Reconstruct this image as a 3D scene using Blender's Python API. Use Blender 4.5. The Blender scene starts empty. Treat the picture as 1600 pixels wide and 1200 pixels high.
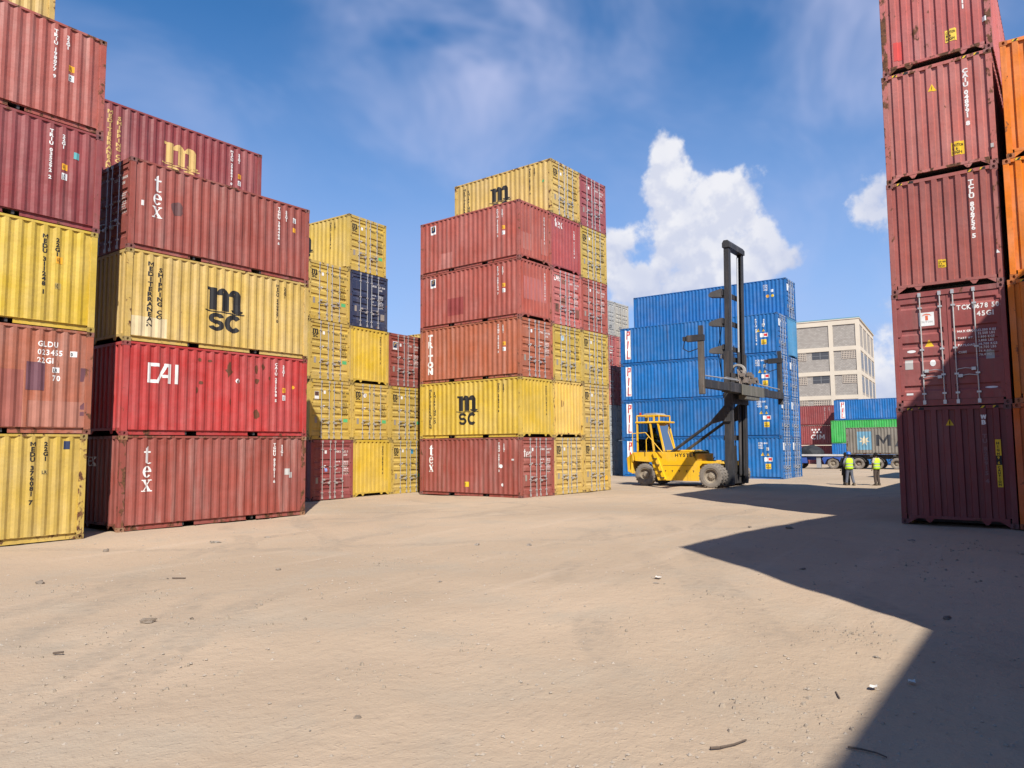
import bpy, bmesh, math, random
from mathutils import Vector, Matrix, noise as mnoise
random.seed(11)
R = math.radians
scene = bpy.context.scene
COL = scene.collection

# ------------------------------------------------------------------ camera
# world frame: +X runs away to the right along the container rows, +Y away to the left
F_PX, PITCH, ROLL, YAW, CAM_H = 1151.3, R(4.828), R(-0.449), R(36.495), 2.2075
def _uv(v):                       # camera-levelled frame (right, forward, up) -> world
    return Vector((v[0]*math.sin(YAW)+v[1]*math.cos(YAW), -v[0]*math.cos(YAW)+v[1]*math.sin(YAW), v[2]))
_fw = Vector((0, math.cos(PITCH), math.sin(PITCH))); _up = Vector((0, -math.sin(PITCH), math.cos(PITCH))); _rt = Vector((1, 0, 0))
_c, _s = math.cos(ROLL), math.sin(ROLL)
FW, RT, UP = _uv(_fw), _uv(_c*_rt+_s*_up), _uv(-_s*_rt+_c*_up)
cam_d = bpy.data.cameras.new('camera'); cam = bpy.data.objects.new('camera', cam_d); COL.objects.link(cam)
m = Matrix.Identity(4)
for i in range(3):
    m[i][0], m[i][1], m[i][2] = RT[i], UP[i], -FW[i]
m.translation = Vector((0, 0, CAM_H)); cam.matrix_world = m
cam_d.sensor_width = 36; cam_d.lens = F_PX/1600*36; cam_d.clip_end = 6000; cam_d.clip_start = 0.05
scene.camera = cam

# ------------------------------------------------------------------ light
SUN_D = Vector((10.0, 10.74, -14.48)).normalized()          # direction the sunlight travels
SUN_EL = math.asin(-SUN_D.z); SUN_ROT = math.atan2(-SUN_D.x, -SUN_D.y)
sun_d = bpy.data.lights.new('sun', 'SUN'); sun = bpy.data.objects.new('sun', sun_d); COL.objects.link(sun)
sun_d.energy = 5.0; sun_d.angle = R(0.53); sun_d.color = (1.0, 0.965, 0.90)
sun.rotation_euler = SUN_D.to_track_quat('-Z', 'Y').to_euler(); sun.location = (-60, -60, 90)
world = bpy.data.worlds.new('World'); scene.world = world; world.use_nodes = True
scene.view_settings.view_transform = 'Standard'; scene.view_settings.look = 'None'
scene.view_settings.exposure = 0.45; scene.view_settings.gamma = 1.0
scene.view_settings.use_curve_mapping = False
scene.cycles.use_denoising = True
scene.cycles.max_bounces = 5; scene.cycles.diffuse_bounces = 2; scene.cycles.glossy_bounces = 2; world.cycles.sample_map_resolution = 512; scene.cycles.transparent_max_bounces = 8
SKY_STRENGTH = 0.10

def ray_dir(x, y):                # direction in which the photograph's sky feature lies
    return (FW + (x-800)/F_PX*RT - (y-600)/F_PX*UP).normalized()

def build_sky():
    nt = world.node_tree; N = nt.nodes; L = nt.links
    for n in list(N): N.remove(n)
    out = N.new('ShaderNodeOutputWorld'); bg = N.new('ShaderNodeBackground'); L.new(bg.outputs[0], out.inputs[0])
    bg.inputs[1].default_value = SKY_STRENGTH
    sky = N.new('ShaderNodeTexSky'); sky.sky_type = 'NISHITA'; sky.sun_disc = False
    sky.sun_elevation = SUN_EL; sky.sun_rotation = SUN_ROT; sky.altitude = 1600
    sky.air_density = 1.0; sky.dust_density = 0.35; sky.ozone_density = 2.2
    tc = N.new('ShaderNodeTexCoord')
    def mth(op, a, b=None, c=None, clamp=False):
        n = N.new('ShaderNodeMath'); n.operation = op; n.use_clamp = clamp
        for i, v in enumerate((a, b, c)):
            if v is None: continue
            if isinstance(v, (int, float)): n.inputs[i].default_value = v
            else: L.new(v, n.inputs[i])
        return n.outputs[0]
    def vm(op, a, b):
        n = N.new('ShaderNodeVectorMath'); n.operation = op
        for i, v in enumerate((a, b)):
            if isinstance(v, (tuple, Vector)): n.inputs[i].default_value = tuple(v)
            else: L.new(v, n.inputs[i])
        return n
    def nz(vec, scale, detail, rough=0.55, dist=0.0):
        n = N.new('ShaderNodeTexNoise'); n.inputs['Scale'].default_value = scale; n.inputs['Detail'].default_value = detail
        n.inputs['Roughness'].default_value = rough; n.inputs['Distortion'].default_value = dist
        L.new(vec, n.inputs['Vector']); return n.outputs['Fac']
    def mapr(v, a, b, c=0.0, d=1.0, smooth=True):
        n = N.new('ShaderNodeMapRange'); n.clamp = True
        if smooth: n.interpolation_type = 'SMOOTHSTEP'
        L.new(v, n.inputs[0])
        for i, x in enumerate((a, b, c, d)): n.inputs[i+1].default_value = x
        return n.outputs[0]
    d = tc.outputs['Generated']
    # cumulus heaps standing where the photograph shows them
    puffs = [(1046, 222, 22, .85), (1052, 262, 24, .8), (1040, 300, 26, .75), (1090, 325, 38, .95), (1145, 335, 40, .95), (1165, 390, 46, .95), (1100, 400, 62, .8), (1010, 395, 52, .8),
             (965, 425, 46, .75), (1243, 408, 17, .72), (1372, 305, 34, .85), (1385, 500, 36, .7), (1390, 590, 52, .85), (1080, 460, 70, .6)]
    def gauss(x, y, r, w):
        c = ray_dir(x, y); rad = r/F_PX; k = 1.15/(rad*rad)
        dot = vm('DOT_PRODUCT', d, c).outputs['Value']
        return mth('MULTIPLY', mth('EXPONENT', mth('MULTIPLY_ADD', dot, k, -k)), w)
    def total(lst):
        acc = None
        for q in lst:
            e = gauss(*q); acc = e if acc is None else mth('ADD', acc, e)
        return acc
    n1 = nz(d, 15.0, 7, 0.56, 0.0)
    nb = nz(d, 6.0, 3, 0.5)
    tot = total(puffs)
    dens = mth('ADD', mth('MINIMUM', tot, 1.0), mth('MULTIPLY', mth('SUBTRACT', n1, 0.52), 3.0))
    cum = mth('MULTIPLY', mapr(dens, 0.46, 0.92), mapr(tot, 0.05, 0.25))
    # shade: billows turned to the sun are white, the rest lavender grey
    off = vm('ADD', d, tuple((-SUN_D)*0.010+Vector((0, 0, 0.012))))
    n1b = nz(off.outputs[0], 15.0, 4, 0.56, 0.0)
    lit = mapr(mth('SUBTRACT', n1, n1b), -0.07, 0.10)
    lit = mth('MULTIPLY', mth('MULTIPLY_ADD', lit, 0.45, 0.55), mapr(nb, 0.36, 0.58, 0.35, 1.0))
    # thin high cirrus and haze over the whole sky
    sep = N.new('ShaderNodeSeparateXYZ'); L.new(d, sep.inputs[0])
    mp = N.new('ShaderNodeMapping'); mp.inputs['Rotation'].default_value = (0, 0, R(55)); mp.inputs['Scale'].default_value = (1.0, 2.0, 2.2)
    L.new(d, mp.inputs[0])
    cn = nz(mp.outputs[0], 2.6, 4, 0.55, 0.3)
    ci = mapr(cn, 0.44, 0.80, 0.0, 0.28)
    wisp = mth('MULTIPLY', mapr(cn, 0.30, 0.66), total(((700, 50, 110, 1), (790, 10, 80, .7), (1285, 10, 130, .8), (540, 265, 55, .4))))
    ci = mth('ADD', ci, mth('MULTIPLY', wisp, 0.66), clamp=True)
    hz = mapr(sep.outputs[2], 0.0, 0.56, 0.95, 0.0)
    hz2 = mth('MULTIPLY', hz, mapr(nb, 0.25, 0.75, 0.75, 1.0))
    def mix(f, a, b):
        n = N.new('ShaderNodeMix'); n.data_type = 'RGBA'; L.new(f, n.inputs[0])
        for i, v in ((6, a), (7, b)):
            if isinstance(v, tuple): n.inputs[i].default_value = (*v, 1)
            else: L.new(v, n.inputs[i])
        return n.outputs[2]
    hs = N.new('ShaderNodeHueSaturation'); hs.inputs['Saturation'].default_value = 1.30; hs.inputs['Value'].default_value = 1.22
    L.new(sky.outputs[0], hs.inputs['Color'])
    K = 1.0/SKY_STRENGTH
    c0 = mix(hz2, hs.outputs[0], (0.30*K, 0.375*K, 0.60*K))
    c1 = mix(ci, c0, (0.44*K, 0.47*K, 0.66*K))
    cl = mix(lit, (0.34*K, 0.39*K, 0.55*K), (0.66*K, 0.66*K, 0.69*K))
    c2 = mix(mth('MULTIPLY', cum, 0.95), c1, cl)
    L.new(c2, bg.inputs[0])
build_sky()

# ------------------------------------------------------------------ helpers
class MB:
    """collects faces for one mesh"""
    def __init__(s): s.v = []; s.f = []
    def add(s, vs, fs):
        o = len(s.v); s.v += [tuple(x) for x in vs]; s.f += [tuple(i+o for i in f) for f in fs]; return s
    def box(s, x0, x1, y0, y1, z0, z1):
        return s.add([(x0,y0,z0),(x1,y0,z0),(x1,y1,z0),(x0,y1,z0),(x0,y0,z1),(x1,y0,z1),(x1,y1,z1),(x0,y1,z1)],
                     [(0,3,2,1),(4,5,6,7),(0,1,5,4),(1,2,6,5),(2,3,7,6),(3,0,4,7)])
    def prism(s, pts, axis, a, b):
        """extrude a 2-D polygon along axis from a to b; pts in the other two coordinates"""
        n = len(pts)
        def mk(p, t):
            return {'x': (t, p[0], p[1]), 'y': (p[0], t, p[1]), 'z': (p[0], p[1], t)}[axis]
        vs = [mk(p, a) for p in pts]+[mk(p, b) for p in pts]
        fs = [tuple(range(n-1, -1, -1)), tuple(range(n, 2*n))]+[(i, (i+1) % n, n+(i+1) % n, n+i) for i in range(n)]
        return s.add(vs, fs)
    def tube(s, p, q, r, n=8, r2=None, cap=True):
        p, q = Vector(p), Vector(q); d = (q-p).normalized(); r2 = r if r2 is None else r2
        a = d.orthogonal().normalized(); b = d.cross(a)
        vs = [p+(a*math.cos(t)+b*math.sin(t))*r for t in [2*math.pi*i/n for i in range(n)]]
        vs += [q+(a*math.cos(t)+b*math.sin(t))*r2 for t in [2*math.pi*i/n for i in range(n)]]
        fs = [(i, (i+1) % n, n+(i+1) % n, n+i) for i in range(n)]
        if cap: fs += [tuple(range(n-1, -1, -1)), tuple(range(n, 2*n))]
        return s.add(vs, fs)
    def path(s, pts, r, n=6):
        for a, b in zip(pts[:-1], pts[1:]): s.tube(a, b, r, n)
        return s
    def bar(s, p, q, w, h, up=(0, 0, 1)):
        p, q = Vector(p), Vector(q); d = (q-p).normalized(); sd = d.cross(Vector(up)).normalized(); u = sd.cross(d)
        vs = [e+sd*(w/2*i)+u*(h/2*j) for e in (p, q) for i, j in ((-1,-1),(1,-1),(1,1),(-1,1))]
        return s.add(vs, [(3,2,1,0),(4,5,6,7),(0,1,5,4),(1,2,6,5),(2,3,7,6),(3,0,4,7)])
    def lathe(s, prof, c, axis, n=24):
        """revolve (radius, along) pairs about axis through c"""
        ax = {'x': (Vector((1,0,0)), Vector((0,1,0)), Vector((0,0,1))), 'y': (Vector((0,1,0)), Vector((0,0,1)), Vector((1,0,0))), 'z': (Vector((0,0,1)), Vector((1,0,0)), Vector((0,1,0)))}[axis]
        c = Vector(c); k = len(prof); vs = []
        for i in range(n):
            t = 2*math.pi*i/n
            for r, a in prof: vs.append(c+ax[0]*a+(ax[1]*math.cos(t)+ax[2]*math.sin(t))*r)
        fs = [(i*k+j, ((i+1) % n)*k+j, ((i+1) % n)*k+j+1, i*k+j+1) for i in range(n) for j in range(k-1)]
        return s.add(vs, fs)
    def mesh(s, name, smooth=False, bevel=0.0):
        me = bpy.data.meshes.new(name); me.from_pydata(s.v, [], s.f); me.update()
        bm = bmesh.new(); bm.from_mesh(me); bmesh.ops.recalc_face_normals(bm, faces=bm.faces)
        if bevel: bmesh.ops.bevel(bm, geom=[e for e in bm.edges if len(e.link_faces) == 2 and e.calc_face_angle(0) > 0.6], offset=bevel, segments=1, affect='EDGES', clamp_overlap=True)
        bm.to_mesh(me); bm.free()
        if smooth:
            for p in me.polygons: p.use_smooth = True
        return me

def link(name, data, parent=None, mat=None, loc=None, rot=None):
    o = bpy.data.objects.new(name, data); COL.objects.link(o)
    if parent is not None: o.parent = parent
    if mat is not None:
        if not data.materials: data.materials.append(None)
        o.material_slots[0].link = 'OBJECT'; o.material_slots[0].material = mat
    if loc is not None: o.location = loc
    if rot is not None: o.rotation_euler = rot
    return o
def tag(o, label, cat=None, group=None, kind=None):
    o['label'] = label
    if cat: o['category'] = cat
    if group: o['group'] = group
    if kind: o['kind'] = kind
    return o
def empty(name, loc=(0, 0, 0), rz=0.0):
    o = bpy.data.objects.new(name, None); COL.objects.link(o); o.location = loc; o.rotation_euler = (0, 0, rz); o.empty_display_size = .2
    return o

# ground level, from the heights at which the photograph's stacks stand
GP = [(0,0,0,6),(5,20,0,7),(13,18,0,7),(22,25,-.03,6),(26,18,0,6),(21,2,.19,5),(31,2,.17,5),(38,15.5,.0,5),(44,9,-.06,5),(52,20,-.19,7),(77,15,-.24,9),(100,20,-.46,10),(130,30,-.5,15),(60,60,-.3,20),(0,60,-.1,20),(-30,0,0,20),(30,-30,.1,18),(120,-40,-.4,25)]
def gz(x, y):
    sw = sv = 0.0
    for px, py, pz, s in GP:
        w = 1.0/(((x-px)**2+(y-py)**2)/(s*s)+0.15)**2
        sw += w; sv += w*pz
    return sv/sw

def gh(x, y):
    """ground surface with its ruts and lumps"""
    z = gz(x, y); rr = math.hypot(x, y)
    if rr < 140:
        p = Vector((x, y, 0)); a = min(1.0, 60/(rr+20))
        z += a*(.045*mnoise.fractal(p*.22, 1.0, 2.0, 3)+.022*mnoise.fractal(p*.9, .9, 2.0, 4))
        if rr < 40:
            z += .011*mnoise.fractal(p*3.2, .8, 2.1, 5)
            rg = abs(mnoise.fractal(p*Vector((1.5, 1.1, 1)), .9, 2.2, 3)); z += .010*max(0, .12-rg)/.12
    return z

# ------------------------------------------------------------------ materials
def new_mat(name):
    m = bpy.data.materials.new(name); m.use_nodes = True
    nt = m.node_tree; b = nt.nodes['Principled BSDF']
    return m, nt, b
def simple(name, col, rough=0.6, metal=0.0, var=0.12, scale=6.0, bump=0.0, spec=0.35):
    m, nt, b = new_mat(name); N, L = nt.nodes, nt.links
    tc = N.new('ShaderNodeTexCoord'); nz = N.new('ShaderNodeTexNoise'); nz.inputs['Scale'].default_value = scale; nz.inputs['Detail'].default_value = 6
    L.new(tc.outputs['Object'], nz.inputs['Vector'])
    mx = N.new('ShaderNodeMix'); mx.data_type = 'RGBA'; mx.inputs[6].default_value = (*[c*(1-var) for c in col], 1); mx.inputs[7].default_value = (*[min(1, c*(1+var)) for c in col], 1)
    L.new(nz.outputs['Fac'], mx.inputs[0]); L.new(mx.outputs[2], b.inputs['Base Color'])
    b.inputs['Roughness'].default_value = rough; b.inputs['Metallic'].default_value = metal; b.inputs['Specular IOR Level'].default_value = spec
    if bump:
        bp = N.new('ShaderNodeBump'); bp.inputs['Strength'].default_value = bump; bp.inputs['Distance'].default_value = 0.02
        L.new(nz.outputs['Fac'], bp.inputs['Height']); L.new(bp.outputs[0], b.inputs['Normal'])
    return m

def wear_group():
    g = bpy.data.node_groups.new('worn_paint', 'ShaderNodeTree')
    I = g.interface
    for nm, t in (('Color', 'NodeSocketColor'), ('Rust', 'NodeSocketFloat'), ('Fade', 'NodeSocketFloat')): I.new_socket(nm, in_out='INPUT', socket_type=t)
    for nm, t in (('Color', 'NodeSocketColor'), ('Roughness', 'NodeSocketFloat'), ('Normal', 'NodeSocketVector')): I.new_socket(nm, in_out='OUTPUT', socket_type=t)
    N, L = g.nodes, g.links
    gi, go = N.new('NodeGroupInput'), N.new('NodeGroupOutput')
    tc = N.new('ShaderNodeTexCoord'); oi = N.new('ShaderNodeObjectInfo')
    cv = N.new('ShaderNodeCombineXYZ')
    for i, k in enumerate((37.0, 91.0, 53.0)):
        mm = N.new('ShaderNodeMath'); mm.operation = 'MULTIPLY'; mm.inputs[1].default_value = k; L.new(oi.outputs['Random'], mm.inputs[0]); L.new(mm.outputs[0], cv.inputs[i])
    ad = N.new('ShaderNodeVectorMath'); ad.operation = 'ADD'; L.new(tc.outputs['Object'], ad.inputs[0]); L.new(cv.outputs[0], ad.inputs[1])
    P = ad.outputs[0]
    def nz(scale, detail, rough=.6, sc=None, dist=0):
        v = P
        if sc:
            mp = N.new('ShaderNodeMapping'); mp.inputs['Scale'].default_value = sc; L.new(P, mp.inputs[0]); v = mp.outputs[0]
        n = N.new('ShaderNodeTexNoise'); n.inputs['Scale'].default_value = scale; n.inputs['Detail'].default_value = detail; n.inputs['Roughness'].default_value = rough; n.inputs['Distortion'].default_value = dist
        L.new(v, n.inputs['Vector']); return n.outputs['Fac']
    def mr(v, a, b, c=0., d=1.):
        n = N.new('ShaderNodeMapRange'); L.new(v, n.inputs[0])
        for i, x in enumerate((a, b, c, d)): n.inputs[i+1].default_value = x
        return n.outputs[0]
    def mt(op, a, b, clamp=False):
        n = N.new('ShaderNodeMath'); n.operation = op; n.use_clamp = clamp
        for i, v in enumerate((a, b)):
            if isinstance(v, (int, float)): n.inputs[i].default_value = v
            else: L.new(v, n.inputs[i])
        return n.outputs[0]
    def mix(f, a, b, mode='MIX'):
        n = N.new('ShaderNodeMix'); n.data_type = 'RGBA'; n.blend_type = mode
        if isinstance(f, float): n.inputs[0].default_value = f
        else: L.new(f, n.inputs[0])
        for i, v in ((6, a), (7, b)):
            if isinstance(v, tuple): n.inputs[i].default_value = (*v, 1)
            else: L.new(v, n.inputs[i])
        return n.outputs[2]
    big = nz(.55, 4); streak = nz(1.0, 4, .6, (3.2, 3.2, .35)); fine = nz(14., 4, .65); spots = nz(4.2, 6, .68, (1, 1, .7), .4); chips = nz(26., 2, .5)
    hv = N.new('ShaderNodeHueSaturation'); L.new(gi.outputs['Color'], hv.inputs['Color'])
    L.new(mr(big, .3, .7, .86, 1.12), hv.inputs['Value']); L.new(mr(nz(.9, 3), .3, .7, .93, 1.06), hv.inputs['Saturation'])
    hv.inputs['Hue'].default_value = .5
    c = hv.outputs[0]
    chalk = mt('MULTIPLY', mr(streak, .5, .80), mt('MULTIPLY', gi.outputs['Fade'], .5))
    c = mix(chalk, c, mix(.6, c, (.62, .52, .45)))
    grime = mt('MULTIPLY', mr(nz(1.0, 6, .6, (7., 7., .5), .3), .55, .8, 0, .5), 1.0)
    c = mix(grime, c, mix(.75, c, (.09, .055, .035)))
    c = mix(mr(fine, .3, .7, 0, .16), c, (.10, .07, .05))
    # rust: blotches with ragged edges and fine chips
    rsum = mt('ADD', mt('MULTIPLY', spots, .8), mt('MULTIPLY', streak, .25))
    thr = mt('SUBTRACT', .79, mt('MULTIPLY', gi.outputs['Rust'], .33))
    n = N.new('ShaderNodeMapRange'); L.new(rsum, n.inputs[0]); L.new(thr, n.inputs[1]); L.new(mt('ADD', thr, .045), n.inputs[2])
    rust = n.outputs[0]
    chip = mt('MULTIPLY', mr(chips, .70, .74), mr(spots, .45, .6))
    rust = mt('MAXIMUM', rust, mt('MULTIPLY', chip, mt('MULTIPLY', gi.outputs['Rust'], 1.4, True)))
    rc = mix(mr(fine, .35, .65), (.06, .026, .014), (.17, .07, .03))
    c = mix(rust, c, rc)
    L.new(c, go.inputs['Color'])
    L.new(mt('ADD', mr(big, .3, .7, .50, .68), mt('MULTIPLY', rust, .25)), go.inputs['Roughness'])
    bp = N.new('ShaderNodeBump'); bp.inputs['Strength'].default_value = .6; bp.inputs['Distance'].default_value = .032
    hgt = nz(2.2, 3, .55)
    L.new(hgt, bp.inputs['Height']); L.new(bp.outputs[0], go.inputs['Normal'])
    return g
WG = wear_group()
_pm = {}
def paint(col, rust=.25, fade=.5, spec=.35):
    k = (col, rust, fade)
    if k not in _pm:
        m, nt, b = new_mat('worn_paint'); g = nt.nodes.new('ShaderNodeGroup'); g.node_tree = WG
        g.inputs['Color'].default_value = (*col, 1); g.inputs['Rust'].default_value = rust; g.inputs['Fade'].default_value = fade
        nt.links.new(g.outputs['Color'], b.inputs['Base Color']); nt.links.new(g.outputs['Roughness'], b.inputs['Roughness']); nt.links.new(g.outputs['Normal'], b.inputs['Normal'])
        b.inputs['Specular IOR Level'].default_value = spec
        _pm[k] = m
    return _pm[k]
_dm = {}
def print_mat(col, wear=.3):
    """flat paint or foil on a container, scuffed through in places"""
    k = (col, wear)
    if k not in _dm:
        m, nt, b = new_mat('print'); N, L = nt.nodes, nt.links
        tc = N.new('ShaderNodeTexCoord'); oi = N.new('ShaderNodeObjectInfo'); ad = N.new('ShaderNodeVectorMath'); ad.operation = 'ADD'
        mu = N.new('ShaderNodeMath'); mu.operation = 'MULTIPLY'; mu.inputs[1].default_value = 40; L.new(oi.outputs['Random'], mu.inputs[0])
        L.new(tc.outputs['Object'], ad.inputs[0]); L.new(mu.outputs[0], ad.inputs[1])
        nz = N.new('ShaderNodeTexNoise'); nz.inputs['Scale'].default_value = 9; nz.inputs['Detail'].default_value = 8; nz.inputs['Roughness'].default_value = .7; L.new(ad.outputs[0], nz.inputs['Vector'])
        nv = N.new('ShaderNodeTexNoise'); nv.inputs['Scale'].default_value = 2; nv.inputs['Detail'].default_value = 4; L.new(ad.outputs[0], nv.inputs['Vector'])
        hv = N.new('ShaderNodeHueSaturation'); hv.inputs['Color'].default_value = (*col, 1)
        mr0 = N.new('ShaderNodeMapRange'); mr0.inputs[1].default_value = .3; mr0.inputs[2].default_value = .7; mr0.inputs[3].default_value = .8; mr0.inputs[4].default_value = 1.08; L.new(nv.outputs['Fac'], mr0.inputs[0]); L.new(mr0.outputs[0], hv.inputs['Value'])
        L.new(hv.outputs[0], b.inputs['Base Color']); b.inputs['Roughness'].default_value = .6; b.inputs['Specular IOR Level'].default_value = .3
        mr = N.new('ShaderNodeMapRange'); t = .80-.17*wear; mr.inputs[1].default_value = t; mr.inputs[2].default_value = t+.06; L.new(nz.outputs['Fac'], mr.inputs[0])
        tr = N.new('ShaderNodeBsdfTransparent'); ms = N.new('ShaderNodeMixShader'); L.new(mr.outputs[0], ms.inputs[0]); L.new(b.outputs[0], ms.inputs[1]); L.new(tr.outputs[0], ms.inputs[2])
        L.new(ms.outputs[0], N['Material Output'].inputs['Surface'])
        _dm[k] = m
    return _dm[k]
WHITE = print_mat((.80, .77, .72), .35); BLACK = print_mat((.022, .02, .02), .3); GREYP = print_mat((.45, .43, .40), .3)
STICK_Y = print_mat((.78, .50, .03), .1); STICK_O = print_mat((.85, .40, .03), .1); STICK_G = print_mat((.10, .45, .18), .1); STICK_W = print_mat((.78, .77, .74), .15); STICK_GREY = print_mat((.30, .26, .22), .2)
NAVY = print_mat((.022, .032, .075), .1); YELP = print_mat((.62, .41, .14), .4); REDP = print_mat((.60, .03, .03), .1)
STEEL = simple('galvanised_steel', (.52, .51, .49), .45, .5, .2, 12)
RUBBER = simple('rubber', (.022, .021, .02), .85, 0, .25, 10, .3)
DUSTY_RUBBER = simple('dusty_tyre_rubber', (.20, .17, .14), .95, 0, .35, 4, .35)
DARK_STEEL = paint((.045, .045, .047), .22, .35)
GASKET = simple('door_gasket_rubber', (.02, .02, .02), .8)

# ------------------------------------------------------------------ ground
def build_ground():
    # rings of increasing size round the photographer, fine close by and reaching the horizon
    radii = [0.0]; r = 0.5
    while r < 3000:
        radii.append(r); r *= 1.035 if r < 40 else (1.07 if r < 150 else 1.35)
    nseg = 260; vs = [(0, 0, gz(0, 0))]; fs = []
    for rr in radii[1:]:
        for i in range(nseg):
            t = 2*math.pi*i/nseg; x, y = rr*math.cos(t), rr*math.sin(t); vs.append((x, y, gh(x, y)))
    for i in range(nseg): fs.append((0, 1+i, 1+(i+1) % nseg))
    for k in range(len(radii)-2):
        a = 1+k*nseg; b = a+nseg
        for i in range(nseg): fs.append((a+i, b+i, b+(i+1) % nseg, a+(i+1) % nseg))
    me = bpy.data.meshes.new('ground'); me.from_pydata(vs, [], fs); me.update()
    for p in me.polygons: p.use_smooth = True
    m, nt, b = new_mat('dusty_packed_earth'); N, L = nt.nodes, nt.links
    tc = N.new('ShaderNodeTexCoord'); P = tc.outputs['Object']
    def nz(s, d, ro=.6, sc=None, dist=0., rot=0.):
        v = P
        if sc:
            mp = N.new('ShaderNodeMapping'); mp.inputs['Scale'].default_value = sc; mp.inputs['Rotation'].default_value = (0, 0, rot); L.new(P, mp.inputs[0]); v = mp.outputs[0]
        n = N.new('ShaderNodeTexNoise'); n.inputs['Scale'].default_value = s; n.inputs['Detail'].default_value = d; n.inputs['Roughness'].default_value = ro; n.inputs['Distortion'].default_value = dist
        L.new(v, n.inputs['Vector']); return n.outputs['Fac']
    def mr(v, a, bb, c=0., d=1.):
        n = N.new('ShaderNodeMapRange'); n.interpolation_type = 'SMOOTHSTEP'; L.new(v, n.inputs[0])
        for i, x in enumerate((a, bb, c, d)): n.inputs[i+1].default_value = x
        return n.outputs[0]
    def mix(f, a, c):
        n = N.new('ShaderNodeMix'); n.data_type = 'RGBA'; L.new(f, n.inputs[0])
        for i, v in ((6, a), (7, c)):
            if isinstance(v, tuple): n.inputs[i].default_value = (*v, 1)
            else: L.new(v, n.inputs[i])
        return n.outputs[2]
    def mt(op, a, c):
        n = N.new('ShaderNodeMath'); n.operation = op
        for i, v in enumerate((a, c)):
            if isinstance(v, (int, float)): n.inputs[i].default_value = v
            else: L.new(v, n.inputs[i])
        return n.outputs[0]
    big = nz(.13, 4, .55, None, .4); mid = nz(.55, 5, .6, None, .3); sm = nz(4., 6, .68); grit = nz(38., 3, .7); drag = nz(.8, 5, .6, (.16, 1.6, 1), .5, R(52))
    c = mix(mr(big, .32, .68), (.375, .280, .192), (.455, .338, .232))
    c = mix(mr(mid, .46, .72, 0, .55), c, (.362, .298, .222))
    c = mix(mr(drag, .52, .75, 0, .5), c, (.495, .380, .272))
    c = mix(mr(nz(.33, 5, .65, None, .8), .58, .76, 0, .6), c, (.285, .238, .180))
    c = mix(mr(sm, .52, .80, 0, .42), c, (.27, .205, .15))
    c = mix(mr(grit, .62, .76, 0, .22), c, (.56, .47, .38))
    # wheel tracks: pairs of arcs where machines swing round, lugs pressed into the dust
    wob = nz(.25, 1, .5); gaps = mr(nz(.30, 2, .55), .42, .58)
    trk = None
    for (cx, cy, rads) in ((24., -15., (23.2, 25.4, 31.0, 33.2)), (-9., 31., (24.5, 26.6, 33.0, 35.1)), (46., 44., (38.0, 40.2, 46.5))):
        vd = N.new('ShaderNodeVectorMath'); vd.operation = 'DISTANCE'; L.new(P, vd.inputs[0]); vd.inputs[1].default_value = (cx, cy, 0)
        dist = mt('ADD', vd.outputs['Value'], mt('MULTIPLY', wob, 1.6))
        for rr in rads:
            e = mr(mt('ABSOLUTE', mt('SUBTRACT', dist, rr+.8), 0), .16, .30, 1., 0.); trk = e if trk is None else mt('MAXIMUM', trk, e)
    trk = mt('MULTIPLY', trk, gaps)
    vo = N.new('ShaderNodeTexVoronoi'); vo.inputs['Scale'].default_value = 5.5; L.new(P, vo.inputs['Vector'])
    c = mix(mt('MULTIPLY', trk, mr(vo.outputs['Distance'], .2, .6, .5, .2)), c, (.27, .215, .16))
    L.new(c, b.inputs['Base Color']); b.inputs['Roughness'].default_value = .95; b.inputs['Specular IOR Level'].default_value = .12
    hgt = mt('ADD', mt('ADD', mt('MULTIPLY', nz(5., 5, .70), .9), mt('MULTIPLY', nz(1.4, 4, .65, (.7, 1.5, 1), .5, R(40)), .6)), mt('MULTIPLY', mr(nz(16., 2, .6), .58, .74), .16))
    bp = N.new('ShaderNodeBump'); bp.inputs['Strength'].default_value = .55; bp.inputs['Distance'].default_value = .045; L.new(hgt, bp.inputs['Height']); L.new(bp.outputs[0], b.inputs['Normal'])
    g = link('ground', me, None, m); tag(g, 'pale brown dusty earth yard with wheel tracks', None, None, 'structure')
build_ground()

# ------------------------------------------------------------------ shipping containers
L20, L40, W, H20, HC = 6.058, 12.192, 2.438, 2.591, 2.896
SIDE_OUT, SIDE_DEP = .007, .036
END_OUT, END_DEP = .010, .045
DOOR_IN = .028
def side_profile(L):
    a0, a1 = .16, L-.16; n = int((a1-a0-.10)/.278); m0 = (a1-a0-n*.278-.07)/2
    pts = [(a0, SIDE_OUT+SIDE_DEP)]; x = a0+m0+.07
    for _ in range(n):
        pts += [(x, SIDE_OUT+SIDE_DEP), (x+.068, SIDE_OUT), (x+.140, SIDE_OUT), (x+.208, SIDE_OUT+SIDE_DEP)]; x += .278
    pts.append((a1, SIDE_OUT+SIDE_DEP)); return pts
def end_profile():
    a0, a1 = .13, W-.13; n = 8; per = (a1-a0-.10)/n; x = a0+.10; k = per-.146
    pts = [(a0, END_OUT+END_DEP)]
    for _ in range(n):
        pts += [(x, END_OUT+END_DEP), (x+.02, END_OUT), (x+.02+k, END_OUT), (x+.04+k, END_OUT+END_DEP)]; x += per
    pts.append((a1, END_OUT+END_DEP)); return pts
def door_profile(H):
    z0, z1 = .175, H-.135; hgt = z1-z0; pts = [(z0, DOOR_IN)]
    for c in (.12, .405, .54, .67, .925):
        zc = z0+hgt*c; hw = .075
        pts += [(zc-hw-.03, DOOR_IN), (zc-hw+.02, DOOR_IN+.034), (zc+hw-.05, DOOR_IN+.034), (zc+hw-.02, DOOR_IN)]
    pts.append((z1, DOOR_IN)); return pts
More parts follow.
